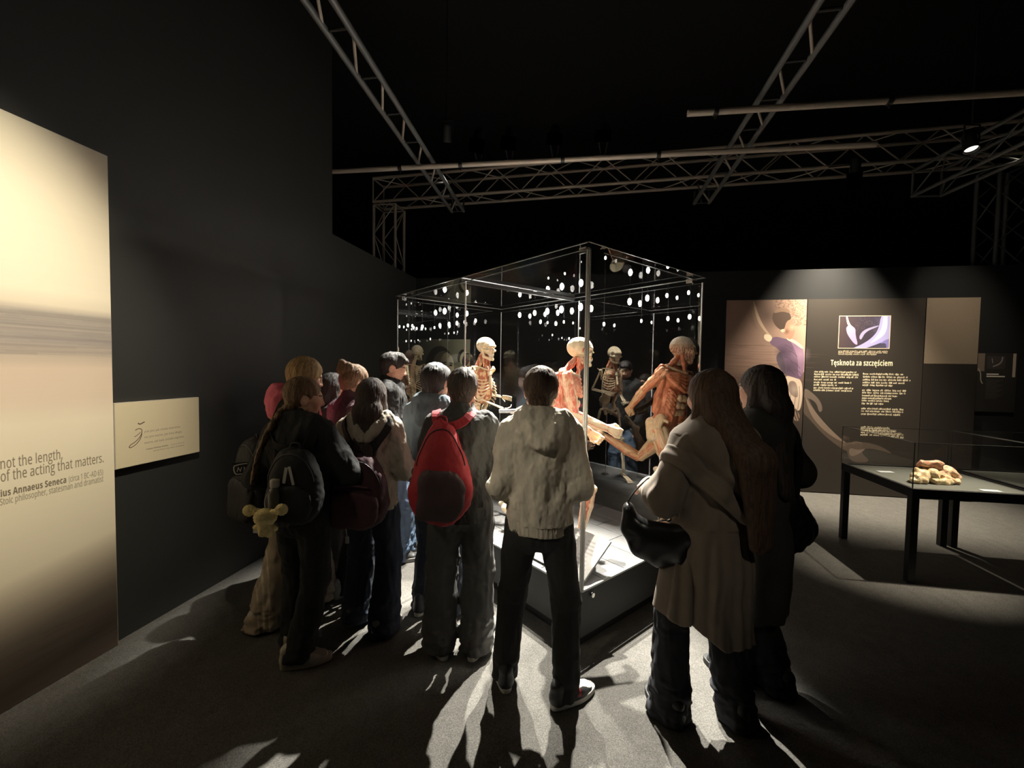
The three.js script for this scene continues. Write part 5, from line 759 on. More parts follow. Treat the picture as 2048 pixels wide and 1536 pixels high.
// woman in the taupe coat
{
  const P = person({ label: 'woman with long brown hair in a draped taupe coat, black handbag on her left arm', h: 1.68, x: 0.95, z: -1.98, face: [-0.30, -0.95], skin: [0.55, 0.33, 0.24], turn: 0.1, nod: 0.06, hairLen: 0.62, hairOut: 0.215, hairSide: -0.085,
    feet: [{ w: [0.80, -1.99], toe: [-0.25, -1] }, { w: [1.115, -1.97], toe: [0.1, -1] }], arms: [{ to: [0.16, 1.10, 0.26], hint: [0.55, -1, -0.25], palm: [-0.3, -1, 0] }, { to: [-0.08, 1.06, 0.22], hint: [-0.5, -0.8, -0.3] }] });
  shoes(P.g, P.feet, [0.014, 0.014, 0.015], soleBlack);
  trousers(P, [0.0145, 0.0155, 0.020], [0.084, 0.082, 0.096], { hem: 0.012, fold: 1.2, name: 'jeans', seat: 0.05 });
  const { T, sx, arm, sh } = P, coat = [0.205, 0.168, 0.132];
  const skirt = [{ a: T(0, 1.04, 0.0), b: [-0.015, 0.80, -0.005], ra: [0.156, 0.136], rb: [0.170, 0.158], side: [1, 0, 0], k: 0.05 }, { a: [-0.015, 0.80, -0.005], b: [-0.03, 0.44, -0.01], ra: [0.170, 0.158], rb: [0.192, 0.176], side: [1, 0, 0], k: 0.05 }];
  const folds = (d, x, y, z) => { const a = Math.atan2(x, -z), lowered = 1 - smooth(y, 0.75, 1.06); return d + lowered * (0.005 * Math.cos(a * 6 + 2.2 * noise(x * 3, y * 1.5, z * 3)) + 0.013 * noise(a * 2.6, y * 1.3, 3)) + 0.003 * noise(x * 18, y * 9, z * 18); };
  const coatF = field([...P.torso(0.030, 0.06), ...skirt, { a: sh[0], b: arm[0][0], ra: 0.076, rb: 0.074 }, { a: arm[0][0], b: lerp(arm[0][0], arm[0][1], 0.85), ra: 0.076, rb: 0.060 }, { a: sh[1], b: arm[1][0], ra: 0.074, rb: 0.068 }, { a: arm[1][0], b: lerp(arm[1][0], arm[1][1], 0.9), ra: 0.076, rb: 0.06 }], 0.05, (d, x, y, z) => {
    let q = folds(d, x, y, z) + (y > 1.0 ? 0.009 * noise(x * 8, y * 4, z * 8) : 0);
    q = Math.max(q, 0.468 + 0.10 * smooth(x, 0.02, 0.20) + 0.012 * noise(x * 6, 0, z * 6) - y);
    return q;
  });
  coatF.lo[1] = 0.42; part('coat', surface(coatF, 0.008, { color: tint(coat, 0.06, 12) }), vc(0.95, {}), P.g);
  const under = field([{ a: [0.10, 1.02, 0.05], b: [0.150, 0.54, 0.045], ra: [0.072, 0.09], rb: [0.082, 0.12], side: [1, 0, 0] }], 0.03, (d, x, y, z) => Math.max(d + 0.010 * Math.cos(Math.atan2(x - 0.16, z) * 5), 0.535 + 0.5 * Math.abs(x - 0.19) - y)); under.lo[1] = 0.44;
  part('coat_front_panel', surface(under, 0.009, { color: tint(coat, 0.06, 12) }), vc(0.95), P.g);
  // draped collar: a second layer that sags across the back
  const over = field([...P.torso(0.056, 0.06), { a: T(-0.15, 1.37, -0.02), b: T(-0.165, 1.10, -0.03), ra: 0.080, rb: 0.090, k: 0.06 }, { a: T(0.15, 1.37, -0.02), b: lerp(sh[0], arm[0][0], 0.7), ra: 0.082, rb: 0.080, k: 0.06 }, { a: T(0, 1.10, -0.02), b: T(0, 1.0, -0.01), ra: [0.180, 0.150], side: sx, k: 0.06 }, { a: T(0, 1.42, -0.03), b: T(0, 1.49, -0.01), ra: [0.105, 0.09], rb: [0.085, 0.078], side: sx, k: 0.05 }], 0.05, (d, x, y, z) => {
    const edge = 1.035 + 0.9 * Math.max(0, x + 0.03) - 0.05 * smooth(-x, 0.1, 0.2), rim = smooth(Math.abs(y - edge - 0.035), 0.045, 0.0), valley = smooth(Math.abs(y - edge - 0.10 - 0.15 * x), 0.045, 0.0), ridge = smooth(Math.abs(x * 0.8 + (y - 1.28) * 0.5 - 0.02), 0.05, 0.0) * smooth(y, 1.05, 1.2);
    return Math.max(d - 0.010 * rim + 0.020 * valley - 0.016 * ridge * (z < 0 ? 1 : 0) + 0.007 * noise(x * 7, y * 5, z * 7), edge - y);
  });
  P.topField = coatF; part('draped_collar', surface(over, 0.008, { color: tint(coat, 0.06, 12) }), vc(0.95), P.g);
  hair(P, [0.072, 0.040, 0.024], 'long', { vol: 0.012 });
  // handbag on the left forearm
  const e = lerp(arm[0][0], arm[0][1], 0.25), c = [e[0] + 0.0, 0.935, e[2] - 0.02], b = worn(P, 'handbag', 'black leather crescent handbag with silver buckles hanging from the arm of the taupe coat', 'handbag', [c[0], c[1] - 0.12, c[2]]);
  const ax = new THREE.Vector3(0.75, 0, 0.66).normalize().toArray(), nr = [ax[2], 0, -ax[0]], q = (u, v, w = 0) => [c[0] + ax[0] * u + nr[0] * w, c[1] + v, c[2] + ax[2] * u + nr[2] * w];
  const U = [[-0.150, 0.095], [-0.130, 0.005], [-0.075, -0.06], [0, -0.08], [0.075, -0.06], [0.130, 0.005], [0.150, 0.095]], pr = [];
  for (let i = 0; i < 6; i++) { const r = [0.030, 0.055, 0.076, 0.084, 0.076, 0.055, 0.030]; pr.push({ a: q(...U[i]), b: q(...U[i + 1]), ra: [0.040, r[i]], rb: [0.040, r[i + 1]], side: nr, k: 0.03 }); }
  pr.push({ a: q(-0.085, 0.005), b: q(0.085, 0.005), ra: [0.036, 0.050], side: nr, k: 0.04 });
  const leather = std(0.010, 0.010, 0.010, 0.28);
  b.put('bag_body', surface(field(pr, 0.03, (d, x, y, z) => d + 0.0018 * noise(x * 9, y * 9, z * 9)), 0.006), leather);
  b.put('flap_seam', tube([q(-0.14, 0.045, -0.036), q(-0.10, -0.02, -0.044), q(-0.02, -0.055, -0.046), q(0.07, -0.02, -0.044), q(0.13, 0.05, -0.036)], 0.0045, 30, 6), std(0.05, 0.05, 0.05, 0.3));
  const arch = [q(-0.165, 0.09), q(-0.14, 0.16), [e[0] - 0.02, e[1] + 0.065, e[2] - 0.05], [e[0] + 0.03, e[1] + 0.085, e[2]], [e[0] + 0.03, e[1] + 0.065, e[2] + 0.05], q(0.14, 0.16), q(0.165, 0.09)], cv = new THREE.CatmullRomCurve3(arch.map(v3)), pts = [], ns = [];
  for (let i = 0; i <= 30; i++) { pts.push(cv.getPointAt(i / 30).toArray()); ns.push(add(cv.getPointAt(i / 30).toArray(), [c[0], c[1], c[2]], -1)); }
  b.put('strap', ribbon(pts, ns, 0.022, 0.006), leather);
  for (const u of [-0.158, 0.158]) b.put('ring', new THREE.TorusGeometry(0.014, 0.003, 8, 18).rotateY(0.8).translate(...q(u, 0.098)), chrome);
  b.put('buckle', merge([bar(q(-0.03, 0.055, -0.046), q(0.05, 0.03, -0.052), 0.006, 0.006, 8), bar(q(-0.045, 0.06, -0.046), q(-0.03, 0.05, -0.05), 0.010, 0.010, 8)]), chrome, undefined, 'silver buckle bar');
}
// dark haired woman beside her
{
  const P = person({ label: 'dark haired woman in a long black coat, elbow out, right of the taupe coat', h: 1.715, x: 1.31, z: -2.24, face: [-0.55, -0.84], skin: [0.50, 0.30, 0.22], turn: 0.05, nod: 0.04, hairLen: 0.50, side: 0.10, px: 0.0,
    feet: [{ w: [1.26, -2.24], toe: [-0.5, -0.9] }, { w: [1.44, -2.17], toe: [-0.4, -0.9] }], arms: [{ to: [0.05, 1.12, 0.22], hint: [1, -0.6, -0.3] }, { to: [-0.17, 1.03, 0.10], hint: [-1, 0.05, -0.9] }] });
  shoes(P.g, P.feet, [0.012, 0.012, 0.012], soleBlack);
  trousers(P, [0.0125, 0.0125, 0.014], [0.098, 0.080, 0.092], { hem: 0.015 });
  const { T, sx, arm, sh } = P, col = [0.034, 0.031, 0.026];
  const f = field([...P.torso(0.034, 0.06), { a: T(0, 1.02, 0), b: [-0.03, 0.75, 0], ra: [0.155, 0.122], rb: [0.190, 0.155], side: [1, 0, 0] }, { a: [-0.03, 0.75, 0], b: [-0.03, 0.40, -0.01], ra: [0.190, 0.155], rb: [0.180, 0.155], side: [1, 0, 0] }, { a: sh[0], b: arm[0][0], ra: 0.078, rb: 0.07 }, { a: arm[0][0], b: lerp(arm[0][0], arm[0][1], 0.92), ra: 0.07, rb: 0.052 }, { a: sh[1], b: arm[1][0], ra: 0.082, rb: 0.076 }, { a: arm[1][0], b: lerp(arm[1][0], arm[1][1], 0.92), ra: 0.076, rb: 0.054 }], 0.06, (d, x, y, z) => Math.max(d + (1 - smooth(y, 0.7, 1.0)) * 0.010 * Math.cos(Math.atan2(x, z) * 7) + 0.008 * noise(x * 7, y * 4, z * 7), 0.40 - y));
  f.lo[1] = 0.36; P.topField = f; part('coat', surface(f, 0.0095, { color: tint(col, 0.1) }), vc(0.9), P.g);
  hair(P, [0.030, 0.020, 0.016], 'long', { vol: 0.006 });
  const c = [-0.295, 0.83, -0.05], b = worn(P, 'shoulder_bag', 'large soft black shoulder bag at the hip of the woman in the black coat', 'bag', [c[0], c[1] - 0.17, c[2]]);
  b.put('bag_body', surface(field([{ a: add(c, [0.03, 0.10, 0]), b: add(c, [-0.02, -0.05, 0]), ra: [0.115, 0.055], rb: [0.155, 0.080], side: [1, 0, 0.3] }, { a: add(c, [-0.06, -0.03, 0]), r: [0.11, 0.07], c: 0.10 }], 0.06, fabricFold(1.2)), 0.009), std(0.010, 0.010, 0.0105, 0.5));
  b.put('strap', ribbon(...strapOn(P, [add(c, [0.03, 0.16, 0.03]), T(-0.20, 1.2, 0.10), T(-0.115, 1.46, 0.01), T(-0.16, 1.3, -0.12), add(c, [0.03, 0.16, -0.04])], 0.035, 0.007, 0.006, true)), std(0.010, 0.010, 0.010, 0.5));
  for (const q of [-1, 0, 1]) b.put('tassel', tube([add(c, [-0.14, -0.02 + q * 0.02, 0.02 * q]), add(c, [-0.19, -0.04 + q * 0.02, 0.02 * q]), add(c, [-0.215, -0.11, 0.02 * q])], 0.006, 12, 6), std(0.06, 0.045, 0.038, 0.7));
}
// ---------------------------------------------------------------- anatomical figures in the case
const boneColor = [0.76, 0.64, 0.43];
const skullGeo = surface(field([{ a: [0, 0.036, -0.014], r: [0.072, 0.093], c: 0.078, k: 0.01 }, { a: [0, 0.02, 0.03], r: [0.060, 0.056], c: 0.060, k: 0.03 }, { a: [0, -0.02, 0.050], b: [0, -0.048, 0.062], ra: [0.044, 0.032], rb: [0.030, 0.026], k: 0.02 },
  ...[-1, 1].flatMap((s) => [{ a: [s * 0.052, -0.012, 0.055], b: [s * 0.068, -0.008, 0.005], ra: 0.009, rb: 0.007, k: 0.012 }, { a: [s * 0.046, -0.014, 0.068], r: 0.014, k: 0.014 }, { a: [s * 0.032, 0.006, 0.088], r: [0.021, 0.026], c: 0.019, k: 0.008, sub: true }, { a: [s * 0.062, 0.012, 0.045], r: [0.014, 0.026], c: 0.022, k: 0.014, sub: true }]),
  { a: [-0.040, 0.029, 0.076], b: [0.040, 0.029, 0.076], r: 0.009, k: 0.014 }, { a: [0, -0.012, 0.09], b: [0, -0.026, 0.09], ra: [0.007, 0.02], rb: [0.013, 0.02], k: 0.006, sub: true }, { a: [0, 0.006, 0.085], b: [0, -0.002, 0.094], ra: 0.006, rb: 0.005, k: 0.006 }], 0.02,
  (d, x, y, z) => d + (y < -0.052 && z > 0.05 ? 0.0018 * Math.cos(x * 640) : 0) + 0.0008 * noise(x * 50, y * 50, z * 50)), 0.0042, { lo: [-0.1, -0.1, -0.13], hi: [0.1, 0.14, 0.12], color: (x, y, z) => { const n = 1 + 0.16 * noise(x * 22, y * 22, z * 22), t = y < -0.055 && z > 0.05; return t ? [0.74, 0.68, 0.54] : [boneColor[0] * n, boneColor[1] * n, boneColor[2] * n * n]; } });
const jawGeo = surface(field([...[-1, 1].flatMap((s) => [{ a: [s * 0.054, -0.022, -0.002], b: [s * 0.050, -0.072, 0.010], ra: [0.006, 0.014], rb: [0.007, 0.014], k: 0.008 }, { a: [s * 0.050, -0.072, 0.010], b: [s * 0.018, -0.096, 0.068], ra: [0.008, 0.013], rb: [0.009, 0.014], side: [0, 0, 1], k: 0.01 }]), { a: [-0.02, -0.095, 0.068], b: [0.02, -0.095, 0.068], ra: 0.013, k: 0.01 }, { a: [-0.022, -0.074, 0.066], b: [0.022, -0.074, 0.066], ra: 0.009, k: 0.01 }], 0.01, (d, x, y, z) => d + (y > -0.078 && z > 0.05 ? 0.0018 * Math.cos(x * 640) : 0)), 0.0045, { color: (x, y, z) => (y > -0.078 && z > 0.05 ? [0.72, 0.66, 0.52] : [boneColor[0] * 0.95, boneColor[1] * 0.93, boneColor[2] * 0.9]) });
const boneMat = vc(0.5), boneFlat = std(...boneColor, 0.5), boneDark = std(0.50, 0.38, 0.22, 0.5), fleshRed = std(0.34, 0.065, 0.035, 0.45), cartilage = std(0.66, 0.58, 0.44, 0.45), silver = new THREE.MeshStandardMaterial({ color: C(0.8, 0.8, 0.8), metalness: 1, roughness: 0.22 });
function bone(a, b, r, h1 = 1.7, h2 = 1.7) { // shaft with swollen ends
  a = v3(a); b = v3(b); const d = b.clone().sub(a), L = d.length(), pts = []; for (let i = 0; i <= 14; i++) { const t = i / 14, e = Math.pow(Math.abs(t - 0.5) * 2, 6); pts.push(new THREE.Vector2(Math.max(0.0005, r * (1 + e * ((t < 0.5 ? h1 : h2) - 1)) * (i === 0 || i === 14 ? 0.35 : 1)), t * L)); }
  const g = new THREE.LatheGeometry(pts, 12); g.applyQuaternion(new THREE.Quaternion().setFromUnitVectors(new THREE.Vector3(0, 1, 0), d.normalize())); g.translate(a.x, a.y, a.z); return g;
}
const vertGeo = merge([new THREE.CylinderGeometry(0.019, 0.020, 0.020, 12).translate(0, 0, 0.006), bar([0, 0, -0.01], [0, -0.018, -0.052], 0.007, 0.005, 6), bar([-0.036, 0.004, -0.018], [0.036, 0.004, -0.018], 0.006, 0.006, 6), new THREE.TorusGeometry(0.012, 0.005, 6, 12).rotateX(Math.PI / 2).translate(0, 0, -0.016)]);
function figureFrame(o) {
  const s = o.s, yaw = Math.atan2(o.face[0], o.face[1]), g = thing(o.name, o.label, 'anatomical figure', [o.x, PLINTH + 0.005, o.z], yaw); g.scale.setScalar(s);
  const loc = (x, y, z) => { const dx = (x - o.x) / s, dz = (z - o.z) / s; return [dx * Math.cos(yaw) - dz * Math.sin(yaw), (y - PLINTH - 0.005) / s, dx * Math.sin(yaw) + dz * Math.cos(yaw)]; };
  const M = new THREE.Matrix4().makeTranslation(0, 0.95 - (o.drop || 0), 0).multiply(new THREE.Matrix4().makeRotationFromEuler(new THREE.Euler(o.lean || 0, o.twist || 0, o.side || 0, 'YXZ'))).multiply(new THREE.Matrix4().makeTranslation(0, -0.95, 0));
  const T = (x, y, z) => new THREE.Vector3(x, y, z).applyMatrix4(M).toArray(), sx = new THREE.Vector3(1, 0, 0).transformDirection(M).toArray(), up = new THREE.Vector3(0, 1, 0).transformDirection(M).toArray();
  const hc = add(T(0, 1.585, 0.022), o.headShift || [0, 0, 0]), HM = new THREE.Matrix4().makeTranslation(...hc).multiply(new THREE.Matrix4().makeRotationFromEuler(new THREE.Euler((o.lean || 0) * 0.3 + (o.nod || 0), (o.twist || 0) + (o.turn || 0), 0, 'YXZ'))), H = (x, y, z) => new THREE.Vector3(x, y, z).applyMatrix4(HM).toArray();
  const sh = [T(0.172, 1.385, -0.012), T(-0.172, 1.385, -0.012)], hip = [T(0.088, 0.90, 0), T(-0.088, 0.90, 0)];
  const arm = [0, 1].map((i) => ik(sh[i], loc(...o.hands[i].to), 0.285, 0.255, o.hands[i].hint)), leg = [0, 1].map((i) => ik(hip[i], loc(...o.feet[i].to), 0.415, 0.41, o.feet[i].hint || [0, 0, 1]));
  return { g, s, yaw, loc, T, sx, up, H, HM, sh, hip, arm, leg, o };
}
function handBones(F, i, curl) { // fan of finger bones at the end of a forearm
  const w = F.arm[i][1], d = v3(w).sub(v3(F.arm[i][0])).normalize(), pal = v3(F.o.hands[i].palm || [i ? 1 : -1, 0, 0]); pal.addScaledVector(d, -pal.dot(d)).normalize(); const s = new THREE.Vector3().crossVectors(d, pal), out = [];
  for (let k = 0; k < 5; k++) { const th = k === 4, u = th ? 0.03 : 0.027 - k * 0.018, L = th ? [0.03, 0.03, 0.025] : [0.075, 0.036, 0.024, 0.018]; let p = v3(w).addScaledVector(s, u * 0.5).addScaledVector(d, 0.012), a = th ? 0.3 : 0; const f = th ? 0.9 : u * 4;
    L.forEach((l, j) => { const dir = d.clone().multiplyScalar(Math.cos(a)).addScaledVector(pal, Math.sin(a)).addScaledVector(s, f * (j ? 0.15 : 0.5)).normalize(), q = p.clone().addScaledVector(dir, l); out.push(bone(p, q, 0.0045 - j * 0.0006, 1.5, 1.4)); p = q; a += curl * (0.7 + 0.2 * j); }); }
  return merge(out);
}
function footBones(F, i) { const a = F.leg[i][1], k = F.leg[i][0], d = v3(a).sub(v3(k)).normalize(), fw = F.o.feet[i].toe ? v3(F.o.feet[i].toe) : new THREE.Vector3(0, -0.35, 1); fw.normalize(); const s = new THREE.Vector3().crossVectors(d, fw).normalize(), out = [bone(v3(a).addScaledVector(fw, -0.055).addScaledVector(d, 0.035), v3(a).addScaledVector(fw, 0.03).addScaledVector(d, 0.03), 0.020, 1.2, 1.1)]; for (let m = 0; m < 5; m++) { const u = (m - 2) * 0.013; let p = v3(a).addScaledVector(fw, 0.03).addScaledVector(s, u).addScaledVector(d, 0.03); for (const l of [0.065, 0.03, 0.02]) { const q = p.clone().addScaledVector(fw, l).addScaledVector(s, u * 0.25).addScaledVector(d, 0.008); out.push(bone(p, q, 0.0065, 1.4, 1.3)); p = q; } } return merge(out); }
const pelvisGeo = surface(field([...[-1, 1].flatMap((s) => [{ a: [s * 0.085, 0.055, -0.02], r: [0.020, 0.062], c: 0.062, k: 0.02, side: [1, 0, s * 0.7], axis: [s * 0.35, 1, 0] }, { a: [s * 0.075, 0.0, -0.02], b: [s * 0.082, -0.055, 0.01], ra: 0.024, rb: 0.026, k: 0.02 }, { a: [s * 0.078, -0.05, 0.012], b: [s * 0.012, -0.072, 0.052], ra: 0.016, rb: 0.014, k: 0.015 }, { a: [s * 0.07, -0.07, 0.0], b: [s * 0.048, -0.125, 0.0], ra: 0.018, rb: 0.016, k: 0.015 }, { a: [s * 0.048, -0.125, 0.0], b: [s * 0.012, -0.08, 0.048], ra: 0.012, rb: 0.012, k: 0.012 }]), { a: [0, 0.05, -0.06], b: [0, -0.06, -0.075], ra: [0.045, 0.018], rb: [0.016, 0.012], k: 0.03 }], 0.02, (d, x, y, z) => d + 0.003 * noise(x * 30, y * 30, z * 30)), 0.006, { color: (x, y, z) => { const n = 1 + 0.14 * noise(x * 24, y * 24, z * 24); return [boneColor[0] * n, boneColor[1] * n, boneColor[2] * n]; } });
const scapShape = (s) => { const g = extrude(poly([[0, 0], [0.075, 0.012], [0.085, -0.005], [0.03, -0.05], [0.012, -0.125], [-0.005, -0.125], [-0.012, -0.04]]), 0.006, 0.003, 1); const sp = bar([0.0, -0.018, -0.006], [0.095, 0.022, -0.016], 0.005, 0.007, 6); const m = merge([g, sp]); m.scale(s, 1, 1); if (s < 0) { const p = m.attributes.position, n = m.attributes.normal; for (const a of [p, n]) for (let i = 0; i < a.count; i += 3) for (let c = 0; c < 3; c++) { const t = a.array[(i + 1) * 3 + c]; a.array[(i + 1) * 3 + c] = a.array[(i + 2) * 3 + c]; a.array[(i + 2) * 3 + c] = t; } } return m; };
function ribcage(F, mat) {
  const { T, g } = F;
  for (let i = 0; i < 12; i++) for (const s of [1, -1]) {
    const y = 1.405 - i * 0.0265, w = [0.055, 0.082, 0.102, 0.116, 0.126, 0.132, 0.134, 0.133, 0.130, 0.124, 0.112, 0.095][i], dp = [0.050, 0.066, 0.080, 0.090, 0.096, 0.100, 0.102, 0.102, 0.100, 0.096, 0.085, 0.07][i], end = i < 7 ? 0.93 : i < 10 ? 0.86 - (i - 7) * 0.06 : 0.52, drop = 0.055 + i * 0.006, pts = [];
    for (let k = 0; k <= 9; k++) { const t = k / 9 * end, a = t * Math.PI; pts.push(T(s * (0.012 + Math.sin(a) * w * (1 - 0.1 * (t > 0.8))), y - drop * Math.sin(t * Math.PI / 2) + (t > 0.75 ? (t - 0.75) * (i < 7 ? 0.05 * (i - 1) : 0.5) : 0), -0.072 - 0.022 * Math.sin(Math.min(1, t * 4) * Math.PI) * (t < 0.25) + (1 - Math.cos(a)) * dp)); }
    part('rib', tube(pts, (t) => (t > 0.82 && i < 10 ? 0.0062 : 0.0052), 22, 6), mat, g);
  }
  part('sternum', merge([bone(T(0, 1.375, 0.075), T(0, 1.335, 0.095), 0.018, 1.1, 1.0), bone(T(0, 1.34, 0.094), T(0, 1.215, 0.125), 0.013, 1.1, 1.2)]), mat, g);
}
function spine(F, mat, top = true) {
  const pts = [F.H(0, -0.045, -0.02), F.T(0, 1.47, -0.028), F.T(0, 1.40, -0.055), F.T(0, 1.28, -0.078), F.T(0, 1.16, -0.066), F.T(0, 1.06, -0.035), F.T(0, 0.985, -0.040)], c = new THREE.CatmullRomCurve3(pts.map(v3));
  for (let i = 0; i < 24; i++) { const t = (i + 0.5) / 24, p = c.getPointAt(t), tn = c.getTangentAt(t).negate(), z = v3(F.sx).cross(tn).normalize(), x = new THREE.Vector3().crossVectors(tn, z), k = 0.72 + 0.5 * t; const m = part('vertebra', vertGeo, mat, F.g); m.matrixAutoUpdate = true; m.quaternion.setFromRotationMatrix(new THREE.Matrix4().makeBasis(x, tn, z)); m.position.copy(p); m.scale.set(k, 0.95 + 0.35 * t, k); }
}
function limbBones(F, i, mat, armOn = true, legOn = true) {
  const { g, sh, arm, hip, leg, T } = F, s = i ? -1 : 1;
  if (armOn) {
    part('clavicle', tube([T(s * 0.012, 1.385, 0.078), T(s * 0.06, 1.40, 0.07), T(s * 0.12, 1.415, 0.02), T(s * 0.165, 1.41, 0.0)], 0.0068, 14, 6), mat, g);
    const sc = part('scapula', scapShape(s), mat, g); const A = T(s * 0.082, 1.385, -0.100), m = new THREE.Matrix4().makeBasis(v3(F.sx), v3(F.up), new THREE.Vector3().crossVectors(v3(F.sx), v3(F.up))); m.multiply(new THREE.Matrix4().makeRotationY(-s * 0.45)); sc.quaternion.setFromRotationMatrix(m); sc.position.set(...A);
    part('humerus', merge([bone(sh[i], arm[i][0], 0.0115, 1.9, 2.0), new THREE.SphereGeometry(0.023, 10, 8).translate(...sh[i])]), mat, g);
    const e = arm[i][0], w = arm[i][1], d = v3(w).sub(v3(e)).normalize(), n = new THREE.Vector3(0.4, 0.3, 0.86).cross(d).normalize().multiplyScalar(0.011);
    part('radius', bone(v3(e).add(n), v3(w).add(n), 0.0072, 1.6, 2.0), mat, g); part('ulna', bone(v3(e).sub(n).addScaledVector(d, -0.02), v3(w).sub(n), 0.0070, 2.2, 1.4), mat, g);
    part('hand_bones', handBones(F, i, F.o.hands[i].curl ?? 0.4), mat, g);
  }
  if (legOn) {
    const h = hip[i], k = leg[i][0], a = leg[i][1], tr = add(h, [s * 0.055, -0.01, 0]);
    part('femur', merge([bone(tr, k, 0.0145, 1.7, 2.3), bone(h, tr, 0.014, 1.7, 1.2)]), mat, g); part('kneecap', new THREE.SphereGeometry(0.022, 10, 8).scale(1, 1.1, 0.6).translate(...add(k, [0, 0, 0.038])), mat, g);
    const d = v3(a).sub(v3(k)).normalize(), n = new THREE.Vector3(1, 0, 0).addScaledVector(d, -d.x).normalize();
    part('tibia', bone(k, a, 0.0125, 2.5, 1.7), mat, g); part('fibula', bone(v3(k).addScaledVector(n, s * 0.030).addScaledVector(d, 0.03), v3(a).addScaledVector(n, s * 0.022), 0.0058, 1.7, 1.9), mat, g); part('foot_bones', footBones(F, i), mat, g);
  }
}
function headOf(F, geo, mat, name) { const m = part(name, geo, mat, F.g); m.quaternion.setFromRotationMatrix(F.HM); m.position.setFromMatrixPosition(F.HM); return m; }
function rod(F, p, lab) { part('support_rod', merge([bar([p[0], 0, p[2]], p, 0.007, 0.007, 10), new THREE.CylinderGeometry(0.05, 0.055, 0.012, 24).translate(p[0], 0.006, p[2])]), chrome, F.g); }

// running skeleton with the baton
{
  const F = figureFrame({ name: 'skeleton_figure', label: 'bare skeleton running with a silver baton, farthest figure in the case', x: -0.30, z: -3.95, s: 0.965, face: [0.80, 0.60], drop: 0.03, lean: 0.08, turn: 0.05, nod: 0.02,
    hands: [{ to: [-0.10, 1.42, -4.02], hint: [0, -0.3, -1], curl: 0.35 }, { to: [-0.075, 1.325, -3.80], hint: [0, -1, -0.4], curl: 0.85, palm: [0.6, 0.5, 0] }], feet: [{ to: [-0.42, 0.47, -4.28], hint: [0, 0, 1], toe: [0, -0.75, 0.6] }, { to: [-0.06, 0.455, -3.78], hint: [0, 0, 1] }] });
  headOf(F, skullGeo, boneMat, 'skull'); headOf(F, jawGeo, boneMat, 'jaw'); spine(F, boneFlat); ribcage(F, boneFlat); limbBones(F, 0, boneFlat); limbBones(F, 1, boneFlat);
  const pv = part('pelvis', pelvisGeo, boneMat, F.g); pv.position.set(...F.T(0, 0.955, 0)); pv.rotation.set(F.o.lean + 0.1, 0, 0);
  const red = (prims) => field(prims, 0.012, (d, x, y, z) => d + 0.0025 * noise(x * 70, y * 18, z * 70));
  part('neck_muscle', surface(red([...[-1, 1].flatMap((s) => [{ a: F.H(s * 0.055, -0.045, -0.01), b: F.T(s * 0.015, 1.40, 0.07), ra: 0.012, rb: 0.009 }, { a: F.H(s * 0.03, -0.06, -0.035), b: F.T(s * 0.06, 1.42, -0.03), ra: 0.016, rb: 0.018 }]), { a: F.H(0, -0.07, 0.01), b: F.T(0, 1.40, 0.03), ra: 0.018, rb: 0.016 }]), 0.006, { color: (x, y, z) => (noise(x * 80, y * 14, z * 80) > 0.1 ? [0.55, 0.34, 0.2] : [0.36, 0.09, 0.05]) }), boneMat, F.g);
  part('chest_muscle', surface(red([{ a: F.T(0, 1.33, 0.008), b: F.T(0, 1.15, 0.014), ra: [0.098, 0.070], rb: [0.112, 0.082], side: F.sx }]), 0.009, { color: (x, y, z) => { const n = noise(x * 30, y * 12, z * 30); return n > 0.15 ? [0.62, 0.47, 0.28] : [0.38 + 0.1 * n, 0.12, 0.06]; } }), boneMat, F.g);
  rod(F, F.T(0, 0.9, -0.05));
  const h = F.g.localToWorld(v3(F.arm[1][1]).clone()); F.g.updateMatrixWorld(true); const w = F.g.localToWorld(v3(F.arm[1][1]).clone());
  const bt = thing('relay_baton', 'silver relay baton in the hand of the bare skeleton', 'baton', w.toArray()), prof = [[0.001, -0.02], [0.0165, -0.02], [0.0185, -0.014], [0.0185, 0.27], [0.0165, 0.276], [0.014, 0.276], [0.014, 0.1], [0.001, 0.1]].map((p) => new THREE.Vector2(...p));
  const tb = part('tube', new THREE.LatheGeometry(prof, 20), silver, bt); tb.quaternion.setFromUnitVectors(new THREE.Vector3(0, 1, 0), new THREE.Vector3(0.98, 0.05, 0.12).normalize()); tb.position.set(-0.02, -0.02, 0.03);
}
